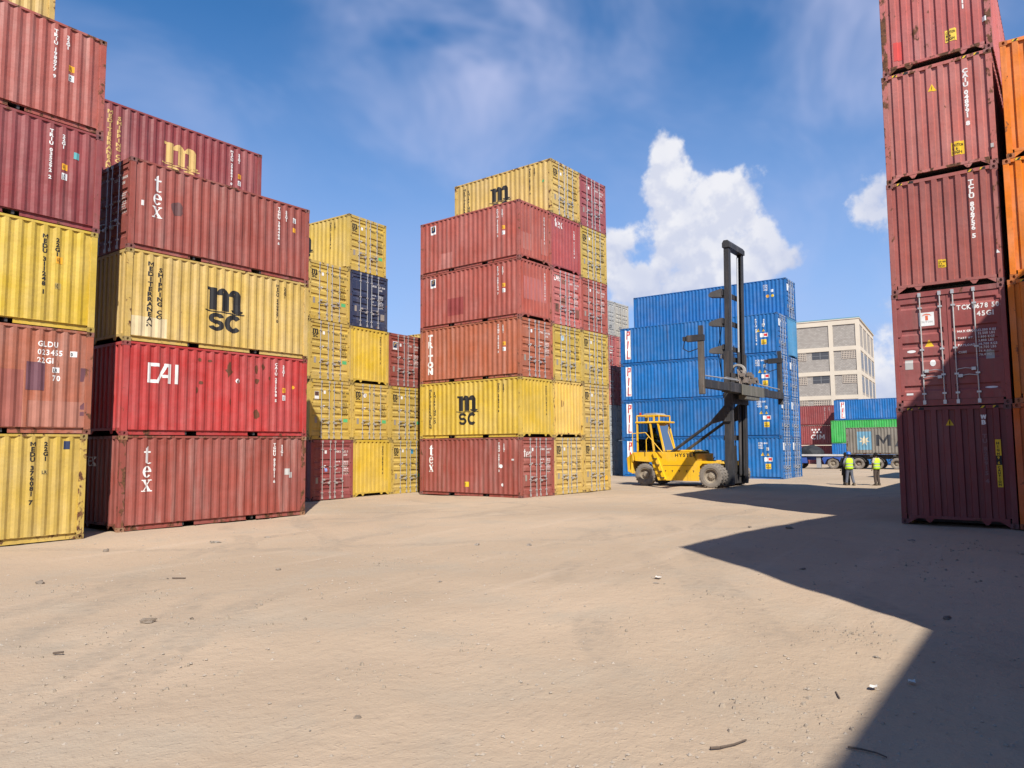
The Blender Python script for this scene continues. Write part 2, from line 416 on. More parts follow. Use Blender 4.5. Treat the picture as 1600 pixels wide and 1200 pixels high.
def interp(pts, a, default):
    if a <= pts[0][0] or a >= pts[-1][0]: return default
    for (x0, d0), (x1, d1) in zip(pts[:-1], pts[1:]):
        if x0 <= a <= x1: return d0+(d1-d0)*(a-x0)/max(1e-9, x1-x0)
    return default
PROF = {}
def prof(face, L, H):
    k = (face, L, H)
    if k not in PROF: PROF[k] = side_profile(L) if face in 'SN' else end_profile() if face == 'F' else door_profile(H)
    return PROF[k]
def dent(x, z, seed):
    """how far a panel is bowed or knocked in at this place (metres, inwards positive)"""
    p = Vector((x*.8, z*1.0, seed*7.3)); q = Vector((x*1.5, z*1.6, seed*3.1+40))
    return .011*mnoise.noise(p)+.034*max(0., mnoise.noise(q)-.30)
def face_point(face, L, H, a, z, off, seed=1):
    p = prof(face, L, H)
    if .2 < z < H-.1:
        e = .16 < a < (L if face in 'SN' else W)-.16
        if face == 'S' and e: off -= dent(a, z, seed)
        elif face == 'N' and e: off -= dent(L-a, z, seed+9)
        elif face == 'F' and e: off -= dent(W-a, z, seed+18)*.3
    if face == 'S': return (-L/2+a, -W/2+interp(p, a, .005)-off, z)
    if face == 'N': return (L/2-a, W/2-interp(p, L-a, .005)+off, z)
    if face == 'F': return (-L/2+interp(p, W-a, .005)-off, W/2-a, z)
    return (L/2-interp(p, z, .02)+off, -W/2+a, z)

_cm = {}
def cmesh(key, fn):
    if key not in _cm: _cm[key] = fn()
    return _cm[key]
def casting(sx, sy, sz):
    """corner casting with oval sockets in its end, side and top or bottom faces; origin at the container's corner"""
    b = MB(); dx, dy, dz = .178, .162, .118
    def holed(o, u, v, n, wu, wv, ru, rv):
        o, u, v, n = map(Vector, (o, u, v, n)); c = o+u*wu/2+v*wv/2
        rect = [(-1,-1),(0,-1),(1,-1),(1,0),(1,1),(0,1),(-1,1),(-1,0)]
        A = [c+u*(wu/2*i)+v*(wv/2*j) for i, j in rect]
        B = [c+u*(ru*math.cos(t))+v*(rv*math.sin(t)) for t in [R(225+45*k) for k in range(8)]]
        Cc = [p-n*.045 for p in B]
        b.add(A+B+Cc, [(k, (k+1) % 8, 8+(k+1) % 8, 8+k) for k in range(8)]+[(8+k, 8+(k+1) % 8, 16+(k+1) % 8, 16+k) for k in range(8)]+[tuple(range(16, 24))])
    ix, iy, iz = -sx, -sy, -sz
    holed((0, 0, 0), (0, iy, 0), (0, 0, iz), (sx, 0, 0), dy, dz, .032, .042)
    holed((0, 0, 0), (ix, 0, 0), (0, 0, iz), (0, sy, 0), dx, dz, .034, .042)
    holed((0, 0, 0), (ix, 0, 0), (0, iy, 0), (0, 0, sz), dx, dy, .055, .032)
    X, Y, Z = ix*dx, iy*dy, iz*dz
    b.add([(X,0,0),(X,Y,0),(X,Y,Z),(X,0,Z),(0,Y,0),(0,Y,Z),(0,0,Z)], [(0,1,2,3),(4,1,2,5),(3,2,5,6)])
    return b.mesh('corner_casting')
def sheet(p, place, z0, z1, nr, bow):
    """pressed sheet: profile p swept upwards in nr steps, bowed and dented inside its welded edges"""
    n = len(p); vs = []; fs = []
    for k in range(nr+1):
        z = z0+(z1-z0)*k/nr
        for i, (a, d) in enumerate(p):
            vs.append(place(a, d+(bow(a, z) if 0 < k < nr and 0 < i < n-1 else 0), z))
    for k in range(nr):
        for i in range(n-1): fs.append((k*n+i, k*n+i+1, (k+1)*n+i+1, (k+1)*n+i))
    return MB().add(vs, fs)
def side_panel(L, H, sy, seed=1):
    b = sheet(side_profile(L), lambda a, d, z: (-L/2+a, sy*(W/2-d), z), .16, H-.062, 12, lambda a, z: dent(a, z, seed+(9 if sy > 0 else 0)))
    return b.mesh('side_panel')
def front_wall(L, H, seed=1):
    b = sheet(end_profile(), lambda a, d, z: (-L/2+d, W/2-a, z), .215, H-.088, 12, lambda a, z: dent(a, z, seed+18)*.3)
    return b.mesh('front_wall')
def bottom_rail(L, sy, pockets):
    b = MB(); y0 = sy*(W/2-.055); y1 = sy*(W/2-.062); yl = sy*(W/2-.012); xs = [(-L/2+.179, L/2-.179)]
    lo, hi = min(y0, y1), max(y0, y1)
    b.box(-L/2+.179, L/2-.179, lo, hi, .135, .159)
    lo2, hi2 = min(yl, y0), max(yl, y0)
    b.box(-L/2+.179, L/2-.179, lo2, hi2, .1605, .168)
    segs = [(-L/2+.179, L/2-.179)]
    if pockets: segs = [(-L/2+.179, -1.205), (-.845, .845), (1.205, L/2-.179)]
    for s0, s1 in segs:
        b.box(s0, s1, lo, hi, .03, .1349); b.box(s0, s1, lo2, hi2, .022, .0299)
    return b.mesh('bottom_rail')
def end_sill(L, H):
    b = MB(); x0 = -L/2+.008
    b.box(x0, x0+.06, -W/2+.163, W/2-.163, .145, .214)
    for s in (-1, 1):
        b.prism([(s*(W/2-.163), .015), (s*(W/2-.163), .1449), (s*(W/2-.36), .1449)], 'x', x0+.004, x0+.03)
        b.prism([(s*.50, .1449), (s*.70, .1449), (s*.63, .05), (s*.57, .05)], 'x', x0+.006, x0+.03)
    return b.mesh('front_sill')
def door_leaf(L, H, s):
    """one door: flat frame all round, stamped panel with five horizontal pressings, hinge blocks on the post side"""
    b = MB(); p = door_profile(H); X = L/2
    ya, yb = (.006, W/2-.115); 
    q = [ya, ya+.085, yb-.085, yb]; n = len(p)
    for i in range(n-1):
        (z0, d0), (z1, d1) = p[i], p[i+1]
        b.add([(X-d0, s*q[1], z0), (X-d0, s*q[2], z0), (X-d1, s*q[2], z1), (X-d1, s*q[1], z1)], [(0,1,2,3)])
        if d0 > DOOR_IN or d1 > DOOR_IN:
            for yy in (q[1], q[2]):
                b.add([(X-DOOR_IN, s*yy, z0), (X-d0, s*yy, z0), (X-d1, s*yy, z1), (X-DOOR_IN, s*yy, z1)], [(0,1,2,3)])
    z0, z1 = p[0][0], p[-1][0]
    for y0, y1 in ((q[0], q[1]), (q[2], q[3])):
        b.add([(X-DOOR_IN, s*y0, z0), (X-DOOR_IN, s*y1, z0), (X-DOOR_IN, s*y1, z1), (X-DOOR_IN, s*y0, z1)], [(0,1,2,3)])
    b.add([(X-DOOR_IN, s*ya, z0), (X-.07, s*ya, z0), (X-.07, s*ya, z1), (X-DOOR_IN, s*ya, z1)], [(0,1,2,3)])
    b.add([(X-DOOR_IN, s*yb, z0), (X-.07, s*yb, z0), (X-.07, s*yb, z1), (X-DOOR_IN, s*yb, z1)], [(0,1,2,3)])
    for f in (.07, .36, .64, .93):
        z = z0+(z1-z0)*f; y0, y1 = sorted((s*(yb-.06), s*(W/2-.06)))
        b.box(X-.026, X-.006, y0, y1, z-.045, z+.045)
    return b.mesh('door')
def lock_rod(L, H, y):
    b = MB(); X = L/2+.006
    b.tube((X, y, .09), (X, y, H-.055), .0165, 8)
    for z in (.055, H-.135): b.box(X-.02, X+.026, y-.034, y+.034, z, z+.10)
    for z in (.32, .78, 1.42, H-.42): b.box(X-.034, X+.021, y-.045, y+.045, z-.022, z+.022)
    return b.mesh('lock_rod')
def handle(L, y, s, z):
    b = MB(); X = L/2+.03; e = y+s*.36
    b.bar((X, y, z), (X, (y+e)/2, z+.03), .012, .034, (1, 0, 0)); b.bar((X, (y+e)/2, z+.03), (X, e, z+.004), .012, .034, (1, 0, 0))
    b.box(X-.055, X+.02, e-.045, e+.045, z-.035, z+.04)
    return b.mesh('handle')
def door_surround(L, H, top):
    b = MB(); X = L/2
    if top: b.box(X-.09, X-.006, -W/2+.163, W/2-.163, H-.128, H-.004)
    else:
        b.box(X-.09, X-.008, -W/2+.163, W/2-.163, .022, .168)
    return b.mesh('door_header' if top else 'door_sill')

_seed = 0
def container(label, group, L, H, col, loc, rz, doors=True, front=True, rust=.25, fade=.5, prust=None, sides='SN', castcol=None, roof=True, name='shipping_container'):
    t = empty(name, loc, rz); tag(t, label, 'container', group); global _seed; _seed = _seed % 6+1; sd = _seed; t['_seed'] = sd
    pm = paint(col, rust, fade); fr = paint(col, min(1, (prust if prust is not None else rust+.42)), fade); cm = paint(castcol or tuple(c*.55+.03 for c in col), min(.9, rust+.45), fade)
    for sx in (-1, 1):
        for sy in (-1, 1):
            def post(sx=sx, sy=sy):
                b = MB(); x0, x1 = sorted((sx*(L/2-.004), sx*(L/2-.159))); y0, y1 = sorted((sy*(W/2-.004), sy*(W/2-(.112 if sx > 0 else .129))))
                b.box(x0, x1, y0, y1, .119, H-.119); return b.mesh('corner_post', bevel=.006)
            link('corner_post', cmesh(('post', L, H, sx, sy), post), t, fr)
            for sz in (-1, 1):
                link('corner_casting', cmesh(('cast', sx, sy, sz), lambda: casting(sx, sy, sz)), t, cm, (sx*L/2, sy*W/2, H if sz > 0 else 0))
    for sy, fc in ((-1, 'S'), (1, 'N')):
        link('side_panel', cmesh(('side', L, H, sy, sd), lambda: side_panel(L, H, sy, sd)), t, pm)
        def trail(sy=sy):
            b = MB(); y0, y1 = sorted((sy*(W/2-.005), sy*(W/2-.062))); b.box(-L/2+.179, L/2-.179, y0, y1, H-.061, H-.004); return b.mesh('top_rail')
        link('top_rail', cmesh(('trail', L, H, sy), trail), t, fr)
        link('bottom_rail', cmesh(('brail', L, sy), lambda: bottom_rail(L, sy, L < 8)), t, fr)
    def roofm():
        b = MB(); b.box(-L/2+.1, L/2-.1, -W/2+.063, W/2-.063, H-.03, H-.012); return b.mesh('roof')
    def floorm():
        b = MB(); b.box(-L/2+.1, L/2-.1, -W/2+.063, W/2-.063, .151, .185)
        x = -L/2+.5
        while x < L/2-.3: b.box(x-.03, x+.03, -W/2+.064, W/2-.064, .04, .1505); x += .45
        return b.mesh('floor')
    link('roof', cmesh(('roof', L, H), roofm), t, pm); link('underframe', cmesh(('floor', L), floorm), t, DARK_STEEL)
    link('front_wall', cmesh(('front', L, H, sd), lambda: front_wall(L, H, sd)), t, pm)
    def fhead():
        b = MB(); b.box(-L/2+.008, -L/2+.07, -W/2+.163, W/2-.163, H-.087, H-.005); return b.mesh('front_header')
    link('front_header', cmesh(('fh', L, H), fhead), t, fr); link('front_sill', cmesh(('fs', L), lambda: end_sill(L, H)), t, fr)
    link('door_header', cmesh(('dh', L, H), lambda: door_surround(L, H, True)), t, fr); link('door_sill', cmesh(('ds', L, H), lambda: door_surround(L, H, False)), t, fr)
    dl = []
    for s in (-1, 1):
        d = link('door', cmesh(('door', L, H, s), lambda: door_leaf(L, H, s)), t, pm); dl.append(d)
        if doors:
            for y, hs, hz in ((s*.14, s, .88), (s*.58, s, .72)):
                link('lock_rod', cmesh(('rod', L, H, y), lambda: lock_rod(L, H, y)), d, STEEL)
                link('handle', cmesh(('hnd', L, y), lambda: handle(L, y, -hs if abs(y) > .4 else hs, hz)), d, STEEL)
    t['_L'] = L; t['_H'] = H
    return t

def plain_container(label, group, L, H, col, loc, rz, rust=.25, fade=.5):
    """a container of which the photograph shows nothing but its shadow or that only carries others"""
    def mk():
        b = MB()
        for sy in (-1, 1):
            m_ = side_panel(L, H, sy); b.add([v.co for v in m_.vertices], [tuple(p.vertices) for p in m_.polygons]); bpy.data.meshes.remove(m_)
        b.box(-L/2+.003, -L/2+.06, -W/2+.004, W/2-.004, .02, H-.003); b.box(L/2-.06, L/2-.003, -W/2+.004, W/2-.004, .02, H-.003)
        b.box(-L/2+.061, L/2-.061, -W/2+.05, W/2-.05, .10, H-.01)
        for sy in (-1, 1):
            y0, y1 = sorted((sy*(W/2-.005), sy*(W/2-.049))); b.box(-L/2+.061, L/2-.061, y0, y1, H-.06, H-.004); b.box(-L/2+.061, L/2-.061, y0, y1, .02, .158)
        return b.mesh('shipping_container')
    o = link('shipping_container', cmesh(('plain', L, H), mk), None, paint(col, rust, fade), loc, (0, 0, rz))
    return tag(o, label, 'container', group)

# ------------------------------------------------------------------ lettering and marks
_gl = {}
def glyph(ch, bold=.012):
    key = (ch, bold)
    if ch in 'MW':                          # drawn by hand: these two close up when the font is thickened
        w = .10+bold*1.6; wd = .74; t = w*.95
        if ch == 'M': sh = [([(0, 0), (w, 0), (w, .7), (0, .7)], 0), ([(wd-w, 0), (wd, 0), (wd, .7), (wd-w, .7)], 0), ([(w, .7), (w, .7-t*1.5), (wd/2, .10), (wd/2, .10+t*1.5)], 0), ([(wd-w, .7), (wd-w, .7-t*1.5), (wd/2, .10), (wd/2, .10+t*1.5)], 0)]
        else: sh = [([(x0, .7), (x0+w, .7), (x1+w*.5, 0), (x1-w*.5, 0)], 0) for x0, x1 in ((0, .2), (wd/2-w/2, .2), (wd/2-w/2, .54), (wd-w, .54))]
        vs = []; fs = []
        for q, _ in sh: fs.append(tuple(range(len(vs), len(vs)+4))); vs += q
        _gl[key] = (vs, fs, wd)
    if key not in _gl:
        cu = bpy.data.curves.new('t', 'FONT'); cu.body = ch; cu.size = 1.0; cu.resolution_u = 2; cu.offset = bold
        ob = bpy.data.objects.new('t', cu); me = bpy.data.meshes.new_from_object(ob)
        vs = [(v.co.x, v.co.y) for v in me.vertices]; fs = [tuple(p.vertices) for p in me.polygons]
        bpy.data.objects.remove(ob); bpy.data.curves.remove(cu); bpy.data.meshes.remove(me)
        x0 = min(v[0] for v in vs); x1 = max(v[0] for v in vs)
        _gl[key] = ([(x-x0, y) for x, y in vs], fs, x1-x0)
    return _gl[key]
CAP = .70
def text_h(s, cap, squeeze=1.0, gap=.14, bold=.028):
    """horizontal lettering, baseline at z = 0, starting at a = 0"""
    k = cap/CAP; out = []; x = 0.0
    for ch in s:
        if ch == ' ': x += .42*k*squeeze; continue
        vs, fs, w = glyph(ch, bold); out.append(([(x+vx*k*squeeze, vy*k) for vx, vy in vs], fs)); x += (w+gap)*k*squeeze
    return out, x
def text_v(s, cap, pitch=1.28, squeeze=1.0, spacepitch=.8, bold=.045):
    """letters stacked downwards, centred on a = 0, top at z = 0"""
    k = cap/CAP; out = []; z = -cap
    for ch in s:
        if ch == ' ': z -= cap*spacepitch; continue
        vs, fs, w = glyph(ch, bold); out.append(([((vx-w/2)*k*squeeze, z+vy*k) for vx, vy in vs], fs)); z -= cap*pitch
    return out
def quad(x0, z0, x1, z1): return ([(x0, z0), (x1, z0), (x1, z1), (x0, z1)], [(0, 1, 2, 3)])
def poly(*p): return (list(p), [tuple(range(len(p)))])
def ringseg(cx, cy, rx, ry, th, a0, a1, n=14, thy=None):
    thy = th if thy is None else thy; vs = []; fs = []
    for i in range(n+1):
        t = R(a0+(a1-a0)*i/n); vs += [(cx+rx*math.cos(t), cy+ry*math.sin(t)), (cx+(rx-th)*math.cos(t), cy+(ry-thy)*math.sin(t))]
    for i in range(n): fs.append((2*i, 2*i+2, 2*i+3, 2*i+1))
    return (vs, fs)
def disc(cx, cy, rx, ry=None, n=16):
    ry = rx if ry is None else ry
    return ([(cx+rx*math.cos(2*math.pi*i/n), cy+ry*math.sin(2*math.pi*i/n)) for i in range(n)], [tuple(range(n))])
def stroke(pts, w):
    out = []
    for (x0, y0), (x1, y1) in zip(pts[:-1], pts[1:]):
        d = math.hypot(x1-x0, y1-y0); nx, ny = -(y1-y0)/d*w/2, (x1-x0)/d*w/2
        out.append(poly((x0+nx, y0+ny), (x0-nx, y0-ny), (x1-nx, y1-ny), (x1+nx, y1+ny)))
    return out
def xf(shapes, dx=0., dz=0., s=1.0, sx=None):
    sx = s if sx is None else sx
    return [([(x*sx+dx, z*s+dz) for x, z in vs], fs) for vs, fs in shapes]

def decal(c, name, face, shapes, a, z, mat, off=.0045, step=.0004, parent=None, ):
    """paint or foil that follows the pressings of the panel it is on"""
    L, H = c['_L'], c['_H']; br = [p[0] for p in prof(face, L, H)]
    if face in 'N': br = [L-x for x in br]
    if face == 'F': br = [W-x for x in br]
    bm = bmesh.new(); lay = bm.verts.layers.float.new('o')
    for k, (vs, fs) in enumerate(shapes):
        vv = [bm.verts.new((x+a, y+z, 0)) for x, y in vs]
        for v in vv: v[lay] = off+step*(k % 4)
        for f in fs:
            try: bm.faces.new([vv[i] for i in f])
            except ValueError: pass
    if face == 'D':
        lo = min(v.co.y for v in bm.verts); hi = max(v.co.y for v in bm.verts); co, no = (lambda x: (0, x, 0)), (0, 1, 0)
    else:
        lo = min(v.co.x for v in bm.verts); hi = max(v.co.x for v in bm.verts); co, no = (lambda x: (x, 0, 0)), (1, 0, 0)
    for x in br:
        if lo+1e-4 < x < hi-1e-4: bmesh.ops.bisect_plane(bm, geom=bm.verts[:]+bm.edges[:]+bm.faces[:], plane_co=co(x), plane_no=no, dist=1e-5)
    if face != 'D':
        z0, z1 = min(v.co.y for v in bm.verts), max(v.co.y for v in bm.verts); n_ = int((z1-z0)/.24)
        for k in range(1, n_+1): bmesh.ops.bisect_plane(bm, geom=bm.verts[:]+bm.edges[:]+bm.faces[:], plane_co=(0, z0+(z1-z0)*k/(n_+1), 0), plane_no=(0, 1, 0), dist=1e-5)
    for v in bm.verts: v.co = face_point(face, L, H, v.co.x, v.co.y, v[lay] if v[lay] > 0 else off, c['_seed'])
    me = bpy.data.meshes.new(name); bm.to_mesh(me); bm.free()
    return link(name, me, parent or c, mat)

# the marks themselves
def msc_logo():
    s = [quad(.02, .62, .27, 1.30), quad(.42, .62, .66, 1.18), quad(.81, .62, 1.05, 1.18), quad(-.06, 1.22, .02, 1.31)]
    s += [ringseg(.455, 1.10, .205, .22, .20, 0, 180, 10, .09), ringseg(.845, 1.10, .205, .22, .20, 0, 180, 10, .09)]
    s += [ringseg(.94, .70, .22, .12, .09, 190, 350, 8)] + stroke([(-.12, .60), (.1, .57), (.5, .585), (.9, .555), (1.2, .58)], .035)
    sc = [ringseg(.26, .37, .25, .17, .15, 15, 270, 12, .115), ringseg(.26, .16, .25, .17, .15, -165, 90, 12, .115), ringseg(.82, .26, .28, .28, .16, 40, 320, 16, .14)]
    return s+sc
def g_t():
    return [quad(.12, .08, .30, .98), poly((.12, .98), (.30, .98), (.30, 1.12)), quad(0, .70, .46, .80), ringseg(.33, .14, .21, .14, .15, 180, 330, 9, .06)]
def g_e():
    return [ringseg(.28, .37, .28, .37, .15, 0, 325, 18, .07), quad(.12, .36, .55, .44)]
def g_x():
    return [poly((.02, .70), (.20, .70), (.58, .02), (.40, .02)), poly((.46, .70), (.53, .70), (.10, .02), (.03, .02)), quad(-.03, .68, .26, .74), quad(.38, .68, .60, .74), quad(-.04, 0, .20, .06), quad(.32, 0, .63, .06)]
def tex_v(s=.36):
    return xf(g_t(), .04*s, 1.72*s, s)+xf(g_e(), .0, .86*s, s)+xf(g_x(), -.01*s, 0, s)
def tex_h(s=.36):
    return xf(g_t(), 0, 0, s)+xf(g_e(), .48*s, 0, s)+xf(g_x(), 1.08*s, 0, s)
def cai_logo(s=.5):
    th = .17
    c = stroke([(.62, .92), (.10, .92)], th)+stroke([(.09, 1.0), (.09, .0)], th)+stroke([(.0, .085), (.55, .085)], th)
    A = stroke([(.50, .02), (.98, .98)], th*.9)+stroke([(.86, .92), (1.18, .92)], th)+stroke([(1.14, 1.0), (1.14, .0)], th)+stroke([(.78, .36), (1.12, .36)], th*.9)
    i = [quad(1.42, 0, 1.60, 1.0)]
    return xf(c+A+i, 0, 0, s)
def pil_sign(c, face, a, z, w=.46, h=2.15):
    p = decal(c, 'name_panel', face, [quad(0, 0, w, h)], a, z, STICK_W)
    P = stroke([(.12, .02), (.18, .60)], .085)+stroke([(.16, .56), (.36, .56)], .08)+stroke([(.345, .60), (.325, .32)], .085)+stroke([(.34, .33), (.17, .33)], .08)
    I = stroke([(.20, .02), (.26, .60)], .09); Lt = stroke([(.13, .02), (.19, .60)], .09)+stroke([(.10, .045), (.37, .045)], .085)
    sh = xf(P, 0, 1.47)+xf(I, 0, .76)+xf(Lt, 0, .06)
    decal(c, 'lettering', face, xf(sh, 0, 0, h/2.15, w/.46), a, z, REDP, .008, parent=p)
def square_mark(c, face, a, z, s=.30):
    p = decal(c, 'owner_mark', face, [quad(0, 0, s, s*1.3)], a, z, STICK_W)
    decal(c, 'mark_field', face, [quad(s*.08, s*.3, s*.92, s*1.22)], a, z, NAVY, .007, parent=p)
    decal(c, 'mark_flag', face, [poly((s*.3, s*.62), (s*.42, s*.62), (s*.5, s*.95), (s*.8, s*1.0), (s*.8, s*1.12), (s*.35, s*1.08))], a, z, YELP, .009, parent=p)
def sticker(c, face, a, z, w, h, mat, txt=None, name='sticker'):
    p = decal(c, name, face, [quad(0, 0, w, h)], a, z, mat)
    if txt:
        sh = []; k = len(txt); ch = h*.62/k
        for i, t in enumerate(txt):
            g, ww = text_h(t, ch, min(1, .8)); f = min(1, w*.86/max(ww, .01)); sh += xf(g, w*.08, h*.88-(i+1)*h*.80/k+ch*.1, 1, f)
        decal(c, 'lettering', face, sh, a, z, BLACK, .008, parent=p)
    return p
def triangle(c, face, a, z, s=.22):
    p = decal(c, 'warning_triangle', face, [poly((0, 0), (s, 0), (s/2, s*.95))], a, z, STICK_Y)
    decal(c, 'lettering', face, [poly((s*.44, s*.2), (s*.54, s*.2), (s*.46, s*.42), (s*.58, s*.42), (s*.5, s*.68))], a, z, BLACK, .008, parent=p)
def hazard(c, face, H):
    """black and yellow height stripes on the header of a high container"""
    for a0 in (.20, W-.64):
        p = decal(c, 'height_stripe', face, [quad(0, 0, .44, .06)], a0, H-.076, BLACK, .0045)
        decal(c, 'stripe', face, [poly((.02+k*.11, .003), (.07+k*.11, .003), (.12+k*.11, .057), (.07+k*.11, .057)) for k in range(3)], a0, H-.076, STICK_Y, .007, parent=p)
def number_v(c, face, a, z, s, mat=WHITE, cap=.10, **k):
    if face in 'SNF':                      # painted on the outward ribs
        pr = prof(face, c['_L'], c['_H']); mids = [(pr[i][0]+pr[i+1][0])/2 for i in range(2, len(pr)-2, 4)]
        if face == 'F': mids = [W-q for q in mids]
        if face == 'N': mids = [c['_L']-q for q in mids]
        a = min(mids, key=lambda q: abs(q-a))
    k.setdefault('squeeze', 1.12); decal(c, 'number', face, text_v(s, cap, **k), a, z, mat)
def text(c, face, a, z, s, cap, mat=WHITE, name='lettering', sq=.85): decal(c, name, face, text_h(s, cap, sq)[0], a, z, mat)

def side_codes(c, face, num, code, mat=WHITE, a=None, top=None, stickers=True, cap=.085):
    L, H = c['_L'], c['_H']; a = L-1.2 if a is None else a; top = H-.22 if top is None else top
    number_v(c, face, a, top, num, mat, cap, pitch=1.22); number_v(c, face, a+.29, top-.05, code, mat, cap*.9, pitch=1.22)
    if stickers:
        sticker(c, face, a+.23, top-.95, .14, .16, STICK_O, ['22', 'T5']); sticker(c, face, a+.23, top-1.2, .14, .17, STICK_W, ['LR', '30'])
def msc_side(c, face, num, mat=BLACK, faint=True):
    H = c['_H']
    number_v(c, face, .66, H-.28, 'MEDITERRANEAN', mat, .118, pitch=1.22, squeeze=1.3, bold=.04); number_v(c, face, .95, H-.42, 'SHIPPING CO', mat, .115, pitch=1.22, squeeze=1.3, bold=.04)
    decal(c, 'logo', face, msc_logo(), 2.45, .60, mat)
    if num: side_codes(c, face, num, '22G1', mat, stickers=False)
def tex_side(c, face, num, code='22G1', z=1.05):
    decal(c, 'logo', face, tex_v(.44), .62, z, WHITE); side_codes(c, face, num, code, WHITE, stickers=False)
def door_marks(c, num='MEDU 278 419', code='22G1', mat=BLACK, msc=True, green=True, white=True):
    """usual print on a door end: owner's mark at left, number and weights at right"""
    H = c['_H']; dl, dr = [o for o in c.children if o.name.startswith('door') and not o.name.startswith('door_')]
    if msc: decal(c, 'logo', 'D', xf(msc_logo(), 0, 0, .29), .22, H-.76, mat, parent=dl)
    p, q = num.split(' ', 1)
    decal(c, 'number', 'D', text_h(p, .085, .85)[0], 1.41, H-.56, mat, parent=dr); decal(c, 'number', 'D', text_h(q, .085, .85)[0], 1.85, H-.56, mat, parent=dr)
    decal(c, 'number', 'D', text_h(code, .075, .9)[0], 1.87, H-.70, mat, parent=dr)
    sh = []
    for i, (k, v) in enumerate((('MAX GR', '30480 KG'), ('TARE', '2220 KG'), ('NET', '28260 KG'), ('CU CAP', '33.2 CU M'))):
        sh += xf(text_h(k, .05, .85)[0], 0, -.16*i)+xf(text_h(v, .05, .85)[0], .44, -.16*i)+xf(text_h(v.replace('KG', 'LB'), .05, .85)[0], .44, -.16*i-.075)
    decal(c, 'weight_table', 'D', sh, 1.41, H-.98, mat, parent=dr)
    if white: decal(c, 'sticker', 'D', [quad(0, 0, .12, .14)], .78, H-.60, STICK_W, parent=dl); decal(c, 'sticker', 'D', [poly((0, .12), (.13, .12), (.065, 0))], .74, H-1.22, STICK_W, parent=dl)
    decal(c, 'data_plate', 'D', [quad(0, 0, .13, .26)], .30, .72, STICK_GREY, parent=dl)
    if green: decal(c, 'sticker', 'D', [quad(0, 0, .26, .15)], 1.93, .78, STICK_G, parent=dr)

# ------------------------------------------------------------------ colours (real surface colours)
YEL = (.525, .358, .078); YEL2 = (.58, .392, .055); YEL3 = (.55, .37, .105); MAR = (.285, .070, .052); MAR2 = (.255, .052, .052); RED = (.43, .043, .040); BRN = (.40, .120, .062); ORB = (.36, .115, .065)
REDB = (.365, .090, .066); PINK = (.50, .14, .12); BLUE = (.004, .135, .39); DBLUE = (.022, .036, .082); GREY = (.42, .40, .36); LGREY = (.50, .51, .50); ORANGE = (.76, .20, .018); GREEN = (.04, .36, .07); LBLUE = (.06, .24, .42)

def world_at(o, rot, a, b, z):
    c, s = math.cos(rot), math.sin(rot); return (o[0]+c*a-s*b, o[1]+s*a+c*b, o[2]+z)

# ---- stack A: far left, long sides towards the yard
oA, rA = (8.65, 19.66, .0), R(.1)
gA = 'containers of the leftmost stack'
def A(row, col, label, shift=0., **k):
    return container(label, gA, L20, H20, col, world_at(oA, rA, -L20/2+shift, W/2, row*H20), rA, doors=False, **k)
a1 = A(0, YEL, 'yellow container with black numbers, lowest of the leftmost stack', -.06, rust=.32)
number_v(a1, 'S', 4.78, 2.40, 'MEDU 376081 7', BLACK, .10, pitch=1.22); number_v(a1, 'S', 5.12, 2.40, '22G1', BLACK, .095, pitch=1.25); sticker(a1, 'S', 5.04, 1.62, .14, .12, print_mat((.45, .33, .10), .1), ['LR'])
decal(a1, 'sticker', 'S', [quad(0, 0, .13, .2)], 5.52, 2.22, NAVY); decal(a1, 'faded_patch', 'S', [quad(0, 0, .34, .36)], 3.35, 1.02, print_mat((.60, .48, .22), .2))
a2 = A(1, ORB, 'rust-brown container with purple patches, second from the ground in the leftmost stack', 0, rust=.30, fade=.8)
for i, t in enumerate(('GLDU', '023455', '22G1')): text(a2, 'S', 4.78, 2.12-.20*i, t, .13, WHITE, 'number')
sticker(a2, 'S', 5.52, 1.92, .15, .14, STICK_W, ['0']); sticker(a2, 'S', 5.12, 1.50, .17, .13, STICK_W, ['LR']); text(a2, 'S', 5.13, 1.30, '70', .13)
PUR = print_mat((.16, .07, .085), .2)
for aa, zz, ww, hh in ((4.55, 1.05, .42, .68), (5.78, 1.32, .2, .34), (5.80, .46, .14, .34)): decal(a2, 'repair_patch', 'S', [quad(0, 0, ww, hh)], aa, zz, PUR)
decal(a2, 'faded_patch', 'S', [quad(0, 0, 1.28, .62)], 4.62, .18, print_mat((.40, .17, .12), .45)); decal(a2, 'faded_patch', 'S', [quad(0, 0, 3.4, 1.35)], 1.1, .17, print_mat((.31, .10, .075), .5))
a3 = A(2, YEL2, 'clean yellow container with black numbers, third up the leftmost stack', .0, rust=.08, fade=.2, prust=.12)
number_v(a3, 'S', 4.83, 2.30, 'MEDU 311248 1', BLACK, .10, pitch=1.22); number_v(a3, 'S', 5.17, 2.25, '22G1', BLACK, .095, pitch=1.25); sticker(a3, 'S', 5.10, 1.62, .15, .17, STICK_O, ['22', 'T5']); sticker(a3, 'S', 5.09, .98, .15, .15, print_mat((.45, .33, .10), .1), ['LR', '70'])
a4 = A(3, MAR2, 'maroon container with a small turquoise sticker, fourth up the leftmost stack', .03, rust=.12)
side_codes(a4, 'S', 'TRIU 035292 2', '22G1', a=4.87); decal(a4, 'sticker', 'S', [quad(0, 0, .14, .17)], 5.36, 1.78, print_mat((.15, .45, .45), .1))
a5 = A(4, REDB, 'faded scuffed red-brown container, topmost red one of the leftmost stack', .03, rust=.34, fade=.9)
side_codes(a5, 'S', 'TRIU 198077 9', '22G1', a=4.93)
